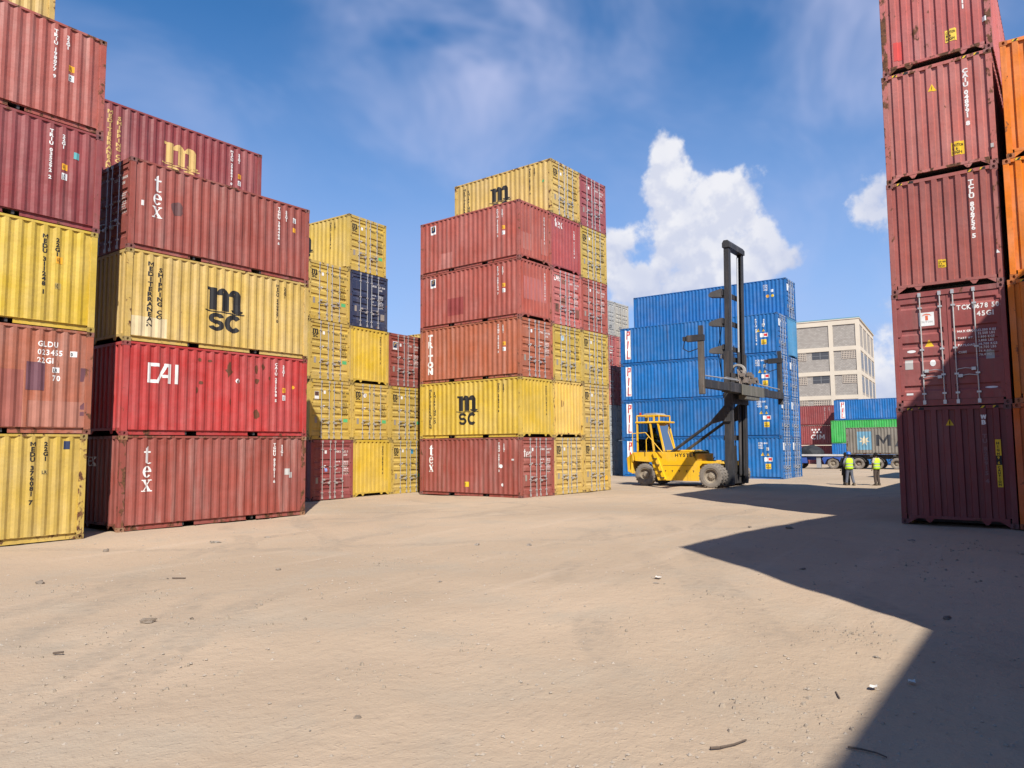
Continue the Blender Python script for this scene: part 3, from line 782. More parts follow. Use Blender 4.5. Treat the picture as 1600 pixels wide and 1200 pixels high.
for r in range(5): plain_container('container hidden behind the leftmost stack', 'hidden containers carrying the yellow one at top left', L20, H20, (MAR, YEL, BRN)[r % 3], world_at((8.35, 22.16, 0), rA, -L20/2, W/2, r*H20), rA)
a6 = container('pale yellow container peeping over the leftmost stack at the top edge', gA, L20, H20, YEL3, world_at((8.35, 22.16, 0), rA, -L20/2, W/2, 5*H20), rA, doors=False, rust=.3)

# ---- stack B: single stack of four with its end in the neighbour's shade
oB, rB = (9.73, 20.33, -.01), R(-.56)
gB = 'containers of the stack with the bright red container'
def B(row, col, label, door_left, shift=0., **k):
    return container(label, gB, L20, H20, col, world_at(oB, rB, L20/2+shift, W/2, row*H20), rB+(math.pi if door_left else 0), doors=door_left, **k)
b1 = B(0, MAR, 'scuffed maroon container on the ground under the bright red one', False, rust=.24, fade=.95, prust=.75, castcol=(.28, .14, .07))
tex_side(b1, 'S', 'TGHU 027011 6'); decal(b1, 'logo', 'F', tex_h(.36), .35, 1.75, WHITE); decal(b1, 'sticker', 'S', [quad(0, 0, .17, .2), quad(.15, -.1, .28, .08)], 5.25, 1.35, GREYP)
b2 = B(1, RED, 'bright red container with angular white logo and rust blotches', False, rust=.22, fade=.35, prust=.55)
decal(b2, 'logo', 'S', cai_logo(.56), .66, 1.48, WHITE); side_codes(b2, 'S', 'CAIU 291798 5', '22G1')
RUSTP = print_mat((.13, .045, .022), .7)
for aa, zz, ww, hh in ((2.15, 2.18, .12, .14), (2.45, 2.2, .16, .10), (3.10, 1.75, .14, .62), (3.05, 1.85, .25, .25), (4.05, 1.95, .16, .34), (4.05, 1.65, .2, .2), (4.28, 2.1, .16, .22), (2.2, 1.5, .14, .14), (2.1, 1.25, .1, .2), (4.02, .55, .26, .30), (4.55, 1.8, .1, .12), (3.18, .95, .07, .2), (3.42, 1.62, .14, .16)):
    k = 9; decal(b2, 'rust_blotch', 'S', [poly(*[(ww/2+ww/2*math.cos(2*math.pi*i/k)*random.uniform(.6, 1.1), hh/2+hh/2*math.sin(2*math.pi*i/k)*random.uniform(.6, 1.1)) for i in range(k)])], aa, zz, RUSTP)
decal(b2, 'sticker', 'S', [disc(0, 0, .07)], 3.46, 1.70, STICK_W); decal(b2, 'sticker', 'S', [disc(0, 0, .06)], 5.52, 1.62, STICK_O)
b3 = B(2, YEL3, 'weathered pale yellow container with large black logo above the bright red one', False, rust=.30, fade=.6, prust=.55)
msc_side(b3, 'S', 'MSCU 340957 0'); PALE = print_mat((.62, .49, .28), .55)
decal(b3, 'faded_patch', 'S', [quad(0, 0, 1.0, .55)], .17, .18, PALE)
b4 = B(3, MAR, 'maroon container with grey round stain, topmost of the stack with the bright red one', True, rust=.20, fade=.6)
decal(b4, 'logo', 'N', tex_v(.44), .66, 1.02, WHITE); decal(b4, 'stain', 'N', [poly(*[(.20*math.cos(2*math.pi*i/14)*random.uniform(.75, 1.1), .25*math.sin(2*math.pi*i/14)*random.uniform(.75, 1.1)) for i in range(14)])], 1.36, 1.42, print_mat((.13, .06, .055), 1.0))
side_codes(b4, 'N', 'TGHU 384404 6', '22G1', stickers=False); sticker(b4, 'N', 5.38, 1.98, .14, .17, STICK_W, ['LR']); sticker(b4, 'N', 5.38, 1.66, .13, .15, STICK_O)
decal(b4, 'sticker', 'N', [quad(0, 0, .07, .15)], .33, 1.28, STICK_W)
door_marks(b4, 'TGHU 384404', '22G1', WHITE, False, False, False)
for r in range(4): plain_container('container hidden behind the stack with the bright red one', 'hidden containers carrying the maroon one with yellow lettering', L20, H20, (YEL, MAR, RED)[r % 3], world_at((9.66, 22.98, 0), 0, L20/2, W/2, r*H20), 0)
b5 = container('maroon container with yellow lettering standing behind the topmost grey-stained one', gB, L20, H20, MAR2, world_at((9.66, 22.98, 0), 0, L20/2, W/2, 4*H20), 0, doors=False, rust=.10)
msc_side(b5, 'S', None, YELP); side_codes(b5, 'S', 'MSCU 298841 0', '22G1')

# ---- stack C: end-on row seen between the two nearer stacks
oC, rC = (22.33, 25.59, -.04), R(2.54)
gC = 'containers of the end-on row between the two nearer stacks'
DWC = W+.012; LEAN = (.22, .12, .02, -.08, -.20)
def Cc(colm, row, col, label, door=True, **k):
    return container(label, gC, L20, H20, col, world_at(oC, rC, DWC*(colm-2)+W/2+LEAN[row], L20/2, row*H20), rC+(-math.pi/2 if door else math.pi/2), doors=door, **k)
c = Cc(1, 0, MAR2, 'dark maroon door end on the ground beside the lowest scuffed maroon container', rust=.15); door_marks(c, 'MSKU 252 3', '22G1', WHITE, False, False); decal(c, 'sticker', 'D', [quad(0, 0, .14, .14)], .80, 1.22, print_mat((.25, .35, .65), .1))
c = Cc(1, 1, YEL, 'yellow door end with a picture sticker, half shaded, second from the ground', rust=.12); door_marks(c, 'MEDU 267 418', msc=False); sticker(c, 'D', .28, 1.72, .24, .36, STICK_W); decal(c, 'mark_field', 'D', [quad(.01, .17, .23, .35)], .28, 1.72, print_mat((.10, .05, .04), .1), .006)
c = Cc(1, 2, YEL, 'yellow door end with green sticker in the left column, third from the ground', rust=.12); door_marks(c, 'MEDU 308 021')
c = Cc(1, 3, YEL, 'yellow door end on top of the left column of the end-on row', rust=.12); door_marks(c, 'MSCU 400 1072')
c = Cc(2, 0, YEL2, 'plain bright yellow corrugated end on the ground in the end-on row', False, rust=.05, fade=.2, prust=.2); number_v(c, 'F', 1.78, 2.30, 'MEDU 278419 0', BLACK, .085)
c = Cc(2, 1, YEL, 'yellow door end between the plain yellow ends, round white sticker', rust=.15); door_marks(c, 'MEDU 232 120'); decal(c, 'sticker', 'D', [disc(0, 0, .09)], .80, 2.03, STICK_W)
c = Cc(2, 2, YEL2, 'plain yellow corrugated end below the dark blue doors', False, rust=.05, fade=.2, prust=.2); number_v(c, 'F', 1.78, 2.30, 'MEDU 640117 5', BLACK, .085)
c = Cc(2, 3, DBLUE, 'dark navy blue door end with white print', rust=.10, fade=.4); door_marks(c, 'CRSU 127 3041', '22G1', WHITE, False, False, False); decal(c, 'repair_patch', 'D', [quad(0, 0, .26, .34)], 1.98, .45, STICK_GREY)
c = Cc(2, 4, YEL, 'yellow container topping the end-on row, doors and left side showing', rust=.12); door_marks(c, 'MEDU 175 0163'); msc_side(c, 'S', 'MEDU 175016 3')
c = Cc(3, 0, YEL, 'yellow door end on the ground touching the tall middle block, small blue sticker', rust=.15); door_marks(c, 'MEDU 318 776'); decal(c, 'sticker', 'D', [quad(0, 0, .17, .22)], 1.42, 1.92, print_mat((.05, .30, .50), .1))
c = Cc(3, 1, YEL, 'yellow door end under the maroon doors with the blue square mark', rust=.12); door_marks(c, 'MEDU 208 551')
c = Cc(3, 2, MAR, 'maroon door end with a blue and yellow square mark', rust=.15); door_marks(c, 'FCIU 380 811', '22G1', WHITE, False, False); square_mark(c, 'D', .30, 1.80, .30)
for r in range(3): plain_container('container hidden far behind the end-on row', 'hidden containers carrying the far yellow one', L20, H20, (MAR, YEL, BRN)[r], (38+W/2, 37.2, -.1+r*H20), R(-90))
container('far yellow container whose top edge shows above the maroon doors', gC, L20, H20, YEL3, (38+W/2, 37.2, -.1+3*H20), R(-90), doors=False)

# ---- stack D: tall corner block in the middle
oD, rD = (25.38, 18.32, .0), R(-1.73)
gD = 'containers of the tall corner block in the middle'
DW = W+.006
def D(colm, row, col, label, door=True, sh=0., **k):
    return container(label, gD, L20, H20, col, world_at(oD, rD, DW*(colm-1)+W/2+sh, L20/2, row*H20), rD+(-math.pi/2 if door else math.pi/2), doors=door, **k)
d = D(1, 0, MAR, 'maroon container on the ground at the near corner of the tall middle block', rust=.15, fade=.7); tex_side(d, 'S', 'TGHU 268157 3'); door_marks(d, 'TGHU 268 157', '22G1', WHITE, False, False); decal(d, 'logo', 'D', tex_h(.34), .20, 1.72, WHITE)
sticker(d, 'S', 2.85, .42, .22, .22, STICK_Y, ['!']); decal(d, 'sticker', 'S', [disc(0, 0, .08)], 4.93, 1.35, STICK_W); decal(d, 'sticker', 'S', [disc(0, 0, .07)], 5.0, .55, STICK_W); decal(d, 'sticker', 'S', [quad(0, 0, .16, .07)], 5.5, 1.6, STICK_W)
d = D(1, 1, YEL2, 'yellow container with large black logo and plain yellow end, near corner of the middle block', False, rust=.12, fade=.3); msc_side(d, 'N', 'MEDU 278412 6'); number_v(d, 'F', 1.78, 2.3, 'MEDU 278412 6', BLACK, .085)
d = D(1, 2, BRN, 'orange-brown container with white stacked slab lettering in the middle block', rust=.22, fade=.7); number_v(d, 'S', .60, 2.30, 'TRITON', WHITE, .27, pitch=1.18, squeeze=1.1, bold=.07); side_codes(d, 'S', 'TTNU 381904 3', '22G1'); door_marks(d, 'TTNU 381 904', '22G1', WHITE, False, False)
FADE1 = print_mat((.42, .16, .13), .6)
d = D(1, 3, REDB, 'red-brown container with one large faded end patch at the middle block near corner', False, rust=.18, fade=.5); square_mark(d, 'N', .70, 1.95, .32); side_codes(d, 'N', 'FCIU 288104 7', '22G1'); decal(d, 'faded_patch', 'F', [quad(0, 0, 1.75, 1.0)], .30, .85, print_mat((.44, .15, .135), .3)); number_v(d, 'F', 1.98, 2.2, 'FCIU 288104 7', WHITE, .08); decal(d, 'dark_patch', 'N', [quad(0, 0, .95, .8)], 1.8, .5, print_mat((.26, .05, .045), .4))
d = D(1, 4, REDB, 'red-brown container with two pale end patches, top of the middle block near corner', False, rust=.18, fade=.5); square_mark(d, 'N', .70, 1.95, .32); side_codes(d, 'N', 'FCIU 310550 2', '22G1'); decal(d, 'faded_patch', 'F', [quad(0, 0, .70, .75)], .20, .45, FADE1); decal(d, 'faded_patch', 'F', [quad(0, 0, .50, .70)], 1.60, .45, FADE1); decal(d, 'faded_patch', 'N', [quad(0, 0, .75, .72)], 1.35, .20, FADE1); number_v(d, 'F', 1.98, 2.2, 'FCIU 310550 2', WHITE, .08)
d = D(2, 0, YEL3, 'yellow door end on the ground in the middle column of the middle block', rust=.2); door_marks(d, 'MSCU 130 442', green=False)
d = D(2, 1, (.66, .43, .10), 'plain pale yellow corrugated end with a rust smudge in the middle block', False, rust=.26, fade=.3); decal(d, 'rust_blotch', 'F', [disc(0, 0, .10, .16, 9)], .72, 1.55, RUSTP)
d = D(2, 2, YEL, 'yellow door end beside the orange-brown doors of the middle block', rust=.2); door_marks(d, 'MSCU 208 116', msc=False, green=False); decal(d, 'sticker', 'D', [disc(0, 0, .13)], .80, 2.0, print_mat((.45, .60, .70), .1))
d = D(2, 3, PINK, 'pinkish red door end with white logo in the middle block', rust=.12); door_marks(d, 'CAIU 291 079', '22G1', WHITE, False, False, False); decal(d, 'logo', 'D', cai_logo(.28), .18, 2.05, WHITE)
for aa, zz, ww, hh in ((.80, 1.98, .30, .24), (.78, 1.0, .32, .32), (.25, .6, .3, .4), (1.95, .5, .3, .4)): decal(d, 'repair_patch', 'D', [quad(0, 0, ww, hh)], aa, zz, print_mat((.24, .10, .07), .2))
d = D(2, 4, (.36, .075, .075), 'smooth maroon end with white logo below the topmost yellow container', False, rust=.06, fade=.2); decal(d, 'logo', 'F', xf(tex_h(.38), 0, 0), .25, 2.0, WHITE); number_v(d, 'F', 1.90, 2.1, 'TGHU 311290 4', WHITE, .085)
d = D(2, 5, YEL3, 'yellow container with black logo topping the middle block', rust=.30, fade=.6); msc_side(d, 'S', 'MSCU 281207 4'); door_marks(d, 'MSCU 281 207', green=False); decal(d, 'sticker', 'S', [disc(0, 0, .07)], 5.6, 1.6, STICK_G)
d = D(3, 0, YEL3, 'yellow door end on the ground at the right edge of the middle block', rust=.2); door_marks(d, 'MSCU 320 884', green=False); decal(d, 'sticker', 'D', [disc(0, 0, .12)], 2.05, .62, STICK_O)
d = D(3, 1, YEL3, 'yellow door end second from the ground at the right edge of the middle block', rust=.2); door_marks(d, 'MSCU 417 002', green=False)
d = D(3, 2, YEL, 'yellow door end third from the ground at the right edge of the middle block', rust=.18); door_marks(d, 'MSCU 096 553', green=False)
d = D(3, 3, REDB, 'red-brown door end fourth up the right edge of the middle block', rust=.15); door_marks(d, 'TRLU 392 118', '22G1', WHITE, False, False)
d = D(3, 4, YEL, 'yellow door end between two red ones, right edge of the middle block', rust=.18); door_marks(d, 'MSCU 288 190', green=False)
d = D(3, 5, (.30, .075, .08), 'maroon door end topping the right edge of the middle block', rust=.15); door_marks(d, 'TRLU 410 226', '22G1', WHITE, False, False)

# ---- stack E: far pale stacks between the middle block and the blue block
gE = 'far containers between the middle block and the blue block'
for ci, u0 in enumerate((51.83, 54.28)):
    for r, col in enumerate(((LGREY, LGREY, PINK, (.40, .10, .10), GREY), (LGREY, GREY, RED, PINK, (.46, .42, .35)))[ci]):
        lab = ('pale grey door end', 'light grey door end', 'pinkish red door end', 'dull red door end', 'beige-grey door end')[r]+(' of the left far column' if ci == 0 else ' of the right far column')+' behind the blue block, '+('on the ground', 'second up', 'third up', 'fourth up', 'topmost')[r]
        e = container(lab, gE, L40, HC, col, (u0+W/2, 29.35+L40/2, -.28+r*HC), R(-90), rust=.1, roof=False)
        if r in (0, 1, 4): decal(e, 'weight_table', 'D', [quad(0, 0, .5, .05), quad(0, .2, .5, .25), quad(0, .4, .4, .45)], 1.5, 1.3, GREYP)
        else: decal(e, 'weight_table', 'D', [quad(0, 0, .5, .08), quad(0, .2, .5, .28), quad(0, .5, .6, .6)], 1.45, 1.4, WHITE)

# ---- stack F: blue forty-foot block
oF, rF = (51.73, 15.28, -.20), R(.72)
gF = 'blue forty-foot containers of the blue block'
def F(colm, row, col, label, door=True, **k):
    return container(label, gF, L40, HC, col, world_at(oF, rF, (W+.03)*(colm-1)+W/2, L40/2, row*HC), rF+(-math.pi/2 if door else math.pi/2), doors=door, rust=.1, fade=.25, **k)
ORD = ('on the ground', 'second up', 'third up', 'fourth up')
for r in range(4):
    f = F(1, r, tuple(q*(1.0, .90, 1.06, .96)[r] for q in BLUE), 'blue container with white name panel, front column of the blue block, '+ORD[r])
    pil_sign(f, 'S', .42, .42, .50, 2.3)
    if r == 3: number_v(f, 'S', 10.75, 2.55, 'PCIU 881204 5', WHITE, .12); number_v(f, 'S', 11.12, 2.5, '45G1', WHITE, .12)
    else:
        for i in range(3): text(f, 'S', 10.55, 2.42-.16*i, ('PCIU', '8812', '45G1')[i], .12)
        text(f, 'S', 10.95, 2.42, '045', .12)
    sticker(f, 'S', 11.10, 1.98, .18, .2, STICK_W, ['LR']); triangle(f, 'S', 10.72, 1.62, .24); triangle(f, 'S', 11.10, 1.62, .20)
    p = sticker(f, 'S', 10.95, 1.22, .55, .28, STICK_W); decal(f, 'mark_field', 'S', [quad(.28, .06, .50, .24)], 10.95, 1.22, REDP, .008, parent=p)
    sticker(f, 'S', 11.02, .70, .36, .36, STICK_Y, ['9 6', 'HIGH'])
    door_marks(f, 'PCIU 881 204', '45G1', WHITE, False, False); sticker(f, 'D', .30, 2.0, .30, .5, STICK_W)
for r in range(5):
    f = F(2, r, LBLUE if r == 3 else tuple(q*(.85, 1.05, .92, 1, .88)[r] for q in BLUE), ('blue door end, rear column of the blue block, '+ORD[r]) if r < 3 else ('lighter blue plain end in the rear column of the blue block' if r == 3 else 'blue container topping the blue block, set one column back'), r != 3)
    if r != 3: door_marks(f, 'PCIU 774 310', '45G1', WHITE, False, False); sticker(f, 'D', .30, 2.0, .30, .5, STICK_W)
    if r == 4:
        for i in range(3): text(f, 'S', 10.55, 2.42-.16*i, ('PCIU', '7743', '45G1')[i], .12)
        sticker(f, 'S', 11.10, 1.95, .18, .2, STICK_W); decal(f, 'sticker', 'S', [disc(0, 0, .12)], 10.85, 1.68, STICK_O); decal(f, 'sticker', 'S', [disc(0, 0, .11)], 11.2, 1.68, STICK_Y)

# ---- stack G: tall stack of forty-foot ends at the right
oG, rG = (20.84, 3.26, .21), R(-1.07)
gG = 'containers of the tall stack at the right edge'
GS = (.035, .015, .0, -.02, -.06)
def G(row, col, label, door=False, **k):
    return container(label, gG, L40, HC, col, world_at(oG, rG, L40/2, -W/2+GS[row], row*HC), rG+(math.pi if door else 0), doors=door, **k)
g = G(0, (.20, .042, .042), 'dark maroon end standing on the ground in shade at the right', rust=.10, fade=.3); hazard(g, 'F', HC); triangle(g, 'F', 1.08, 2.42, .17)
number_v(g, 'F', 1.84, 2.66, 'WB', WHITE, .10); number_v(g, 'F', 1.84, 2.2, 'TU 820915 4', print_mat((.22, .12, .12), .3), .09)
p = decal(g, 'height_strip', 'F', [quad(0, 0, .125, 1.12)], 2.06, .95, STICK_Y); decal(g, 'strip_field', 'F', [quad(0, .52, .125, .74)], 2.06, .95, BLACK, .0065, parent=p)
decal(g, 'lettering', 'F', text_v('HIGH', .055, 1.5), 2.06+.062, .95+1.06, BLACK, .008, parent=p); decal(g, 'lettering', 'F', text_v('CAUTION', .05, 1.35), 2.06+.062, .95+.49, BLACK, .008, parent=p); decal(g, 'lettering', 'F', text_v('9 6', .06, 1.2), 2.06+.062, .95+.72, STICK_Y, .010, parent=p)
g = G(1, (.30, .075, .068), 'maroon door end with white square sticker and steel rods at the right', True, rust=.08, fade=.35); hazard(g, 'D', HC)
dl, dr = [o for o in g.children if o.name.startswith('door') and not o.name.startswith('door_')]
decal(g, 'number', 'D', text_h('TCKU', .115, .82)[0], 1.43, 2.34, WHITE, parent=dr); decal(g, 'number', 'D', text_h('678 506', .115, .82)[0], 1.84, 2.34, WHITE, parent=dr); decal(g, 'number', 'D', text_h('45G1', .115, .95)[0], 1.84, 2.15, WHITE, parent=dr)
sh = []
for i, (k, v) in enumerate((('MAX.GROSS', '32.500 KGS'), ('TARE WT.', '3.800 KGS'), ('PAYLOAD', '28.700 KGS'), ('CUBE', '76.4 M3'))): sh += xf(text_h(k, .055, .8)[0], 0, -.17*i)+xf(text_h(v, .055, .8)[0], .42, -.17*i)+xf(text_h(v.replace('KGS', 'LBS'), .055, .8)[0], .42, -.17*i-.08)
decal(g, 'weight_table', 'D', sh, 1.42, 1.78, WHITE, parent=dr)
p = decal(g, 'owner_mark', 'D', [quad(0, 0, .34, .34)], .60, 2.02, STICK_W, parent=dl)
decal(g, 'owner_mark', 'D', [quad(.145, .14, .205, .26), poly((.07, .24), (.10, .29), (.17, .31), (.25, .29), (.28, .24), (.24, .27), (.17, .28), (.11, .27))], .60, 2.02, print_mat((.65, .13, .05), .1), .006, parent=dl)
decal(g, 'lettering', 'D', xf(text_h('TRITON', .045, 1.0)[0], .03, .08), .60, 2.02, GREYP, .006, parent=dl)
decal(g, 'warning_triangle', 'D', [poly((0, 0), (.2, 0), (.1, .17))], .70, 1.50, STICK_Y, parent=dl); decal(g, 'sticker', 'D', [disc(0, 0, .10, .035)], .40, 1.40, STICK_W, parent=dl); decal(g, 'data_plate', 'D', [quad(0, 0, .18, .24)], .24, .95, GREYP, parent=dl); decal(g, 'sticker', 'D', [disc(0, 0, .065, .08)], .86, 1.08, STICK_W, parent=dl)
decal(g, 'sticker', 'D', [quad(0, 0, .15, .05)], .24, .30, STICK_W, parent=dl); decal(g, 'data_plate', 'D', [quad(0, 0, .17, .20)], 1.98, 1.10, GREYP, parent=dr); decal(g, 'sticker', 'D', [disc(0, 0, .13, .025)], 2.05, .42, STICK_W, parent=dr)
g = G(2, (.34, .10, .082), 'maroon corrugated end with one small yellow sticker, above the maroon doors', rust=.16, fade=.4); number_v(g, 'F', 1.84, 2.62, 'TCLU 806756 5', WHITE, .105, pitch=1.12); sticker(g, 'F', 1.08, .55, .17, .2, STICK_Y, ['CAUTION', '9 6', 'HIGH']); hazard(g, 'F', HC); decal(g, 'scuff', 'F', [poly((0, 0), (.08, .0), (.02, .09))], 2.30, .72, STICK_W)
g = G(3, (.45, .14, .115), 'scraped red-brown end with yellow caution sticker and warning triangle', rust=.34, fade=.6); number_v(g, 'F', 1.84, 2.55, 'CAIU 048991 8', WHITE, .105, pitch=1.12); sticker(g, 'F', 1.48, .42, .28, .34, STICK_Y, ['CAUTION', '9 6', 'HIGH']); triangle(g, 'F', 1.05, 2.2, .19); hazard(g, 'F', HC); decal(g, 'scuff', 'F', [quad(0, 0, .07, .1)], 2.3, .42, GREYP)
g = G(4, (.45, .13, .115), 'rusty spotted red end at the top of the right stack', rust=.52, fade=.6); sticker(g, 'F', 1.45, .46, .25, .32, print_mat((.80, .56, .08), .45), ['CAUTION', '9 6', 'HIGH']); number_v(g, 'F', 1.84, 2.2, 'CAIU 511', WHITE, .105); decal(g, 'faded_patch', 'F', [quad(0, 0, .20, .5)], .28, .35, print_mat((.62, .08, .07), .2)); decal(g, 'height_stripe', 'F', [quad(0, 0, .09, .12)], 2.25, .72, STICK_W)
gH = 'orange container ends at the right edge'
for r in range(4):
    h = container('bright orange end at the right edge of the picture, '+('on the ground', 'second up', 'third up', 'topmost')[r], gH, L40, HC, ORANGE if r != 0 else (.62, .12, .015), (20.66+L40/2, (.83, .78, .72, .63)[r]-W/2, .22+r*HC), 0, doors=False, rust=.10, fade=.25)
    hazard(h, 'F', HC)

# ---- stacks outside the picture at the right whose shadows lie across the yard
gJ = 'containers outside the picture that shade the yard'
def off_stack(u, v, rot, rows, L, H, n, col):
    for k in range(n):
        for r in range(rows):
            plain_container('container in a stack beyond the right edge of the picture', gJ, L, H, col[(r+k) % len(col)], world_at((u, v, gz(u, v)+.02), rot, L/2+k*(L+.15), -W/2, r*H), rot)
off_stack(6.88, -1.95, R(-9), 4, L40, HC, 1, (MAR, BLUE, REDB, ORANGE))
off_stack(-9.5, -7.2, 0, 4, L40, HC, 1, (BLUE, MAR, GREY))
off_stack(36.4, 3.1, 0, 2, L40, HC, 1, (MAR, RED))
off_stack(49.6, 2.6, 0, 4, L40, HC, 1, (BLUE, MAR, REDB))

# ------------------------------------------------------------------ far containers behind the trailers
gP = 'far containers beyond the parked trailers'
def Pc(u, vleft, z, L, H, col, label, **k):      # long side towards the yard, left end at vleft
    return container(label, gP, L, H, col, (u+W/2, vleft-L/2, z), R(-90), doors=False, rust=k.pop('rust', .1), **k)
p = Pc(100, 22.9, 5.16, L40, H20, BLUE, 'far blue container with white name panel on top of the green one'); pil_sign(p, 'S', .75, .22, .55, 2.1)
Pc(100, 23.35, 2.25, L40, HC, GREEN, 'far bright green container between two blue ones')
Pc(100, 23.35, -.36, L40, H20, BLUE, 'far blue container on the ground under the green one')
for r, lab in enumerate(('far maroon container on the ground behind the flatbed trailer', 'far maroon container with white dotted logo behind the flatbed trailer', 'far maroon container topping the pair left of the far blue one')):
    p = Pc(103.4, 23.35+L40, -.62+r*2.66, L40, H20, (.27, .055, .055), lab)
    if r == 1:
        decal(p, 'logo', 'S', [disc(.12+.42*i, 1.75, .13) for i in range(3)]+[disc(.33+.42*i, 1.40, .13) for i in range(3)], 8.9, .3, WHITE); decal(p, 'lettering', 'S', text_h('CIM', .62, 1.0, .2)[0], 8.8, .78, WHITE)
    if r == 2: number_v(p, 'S', 10.6, 2.35, 'CMAU 104922 0', print_mat((.5, .4, .38), .3), .11); number_v(p, 'S', 11.2, 2.35, '45G1', print_mat((.5, .4, .38), .3), .11)

# ------------------------------------------------------------------ wheels
def wheel(parent, c, axis, r, w, side, tyre=DUSTY_RUBBER, rim=None, lugs=22, name='wheel'):
    """tyre with tread lugs, dished rim with hub; side = +1/-1 tells which way the rim faces along axis"""
    o = empty(name, c); o.parent = parent
    b = MB(); h = w/2
    b.lathe([(r*.58, -h*.82), (r*.66, -h), (r*.88, -h), (r*.97, -h*.86), (r, -h*.5), (r, h*.5), (r*.97, h*.86), (r*.88, h), (r*.66, h), (r*.58, h*.82)], (0, 0, 0), axis, 36)
    for i in range(lugs):
        t = 2*math.pi*i/lugs
        for sd in (-1, 1):
            tt = t+(math.pi/lugs if sd > 0 else 0); ca, sa = math.cos(tt), math.sin(tt)
            if axis == 'x': P = lambda rr, ax: (ax, rr*ca, rr*sa)
            else: P = lambda rr, ax: (rr*sa, ax, rr*ca)
            a_, b_ = Vector(P(r*.985, sd*h*.12)), Vector(P(r*.985, sd*h*.93))
            b.bar(a_, b_, r*.10, r*.07, Vector(P(1, 0)))
    link('tyre', b.mesh('tyre', smooth=False), o, tyre)
    b = MB(); s = side
    b.lathe([(r*.60, s*h*.80), (r*.56, s*h*.86), (r*.53, s*h*.55), (r*.50, s*h*.10), (r*.34, s*h*.05), (r*.30, s*h*.30), (r*.20, s*h*.42), (r*.17, s*h*.62), (.001, s*h*.64)], (0, 0, 0), axis, 28)
    for i in range(10):
        t = 2*math.pi*i/10; q = (0, r*.26*math.cos(t), r*.26*math.sin(t)) if axis == 'x' else (r*.26*math.sin(t), 0, r*.26*math.cos(t))
        e = Vector((s*h*.36, 0, 0)) if axis == 'x' else Vector((0, s*h*.36, 0)); b.tube(Vector(q), Vector(q)+e+(e.normalized()*.02), r*.03, 6)
    link('rim', b.mesh('rim'), o, rim or simple('dusty_rim', (.28, .23, .17), .8, 0, .3, 5))
    return o

# ------------------------------------------------------------------ container handler (mast machine)
MY = paint((.82, .46, .012), .10, .25, .4); MYD = paint((.55, .31, .02), .2, .4); MB_ = paint((.030, .031, .034), .18, .5); GLASS = None
def glass_mat(name='tinted_cab_glass', col=(.5, .6, .62)):
    m, nt, b = new_mat(name); N, L = nt.nodes, nt.links
    g = N.new('ShaderNodeBsdfGlossy'); g.inputs['Roughness'].default_value = .04; g.inputs['Color'].default_value = (.45, .48, .5, 1)
    t = N.new('ShaderNodeBsdfTransparent'); t.inputs['Color'].default_value = (*col, 1)
    fr = N.new('ShaderNodeFresnel'); fr.inputs['IOR'].default_value = 1.5
    ms = N.new('ShaderNodeMixShader'); L.new(fr.outputs[0], ms.inputs[0]); L.new(t.outputs[0], ms.inputs[1]); L.new(g.outputs[0], ms.inputs[2]); L.new(ms.outputs[0], N['Material Output'].inputs['Surface'])
    return m
GLASS = glass_mat('tinted_cab_glass', (.30, .35, .36))
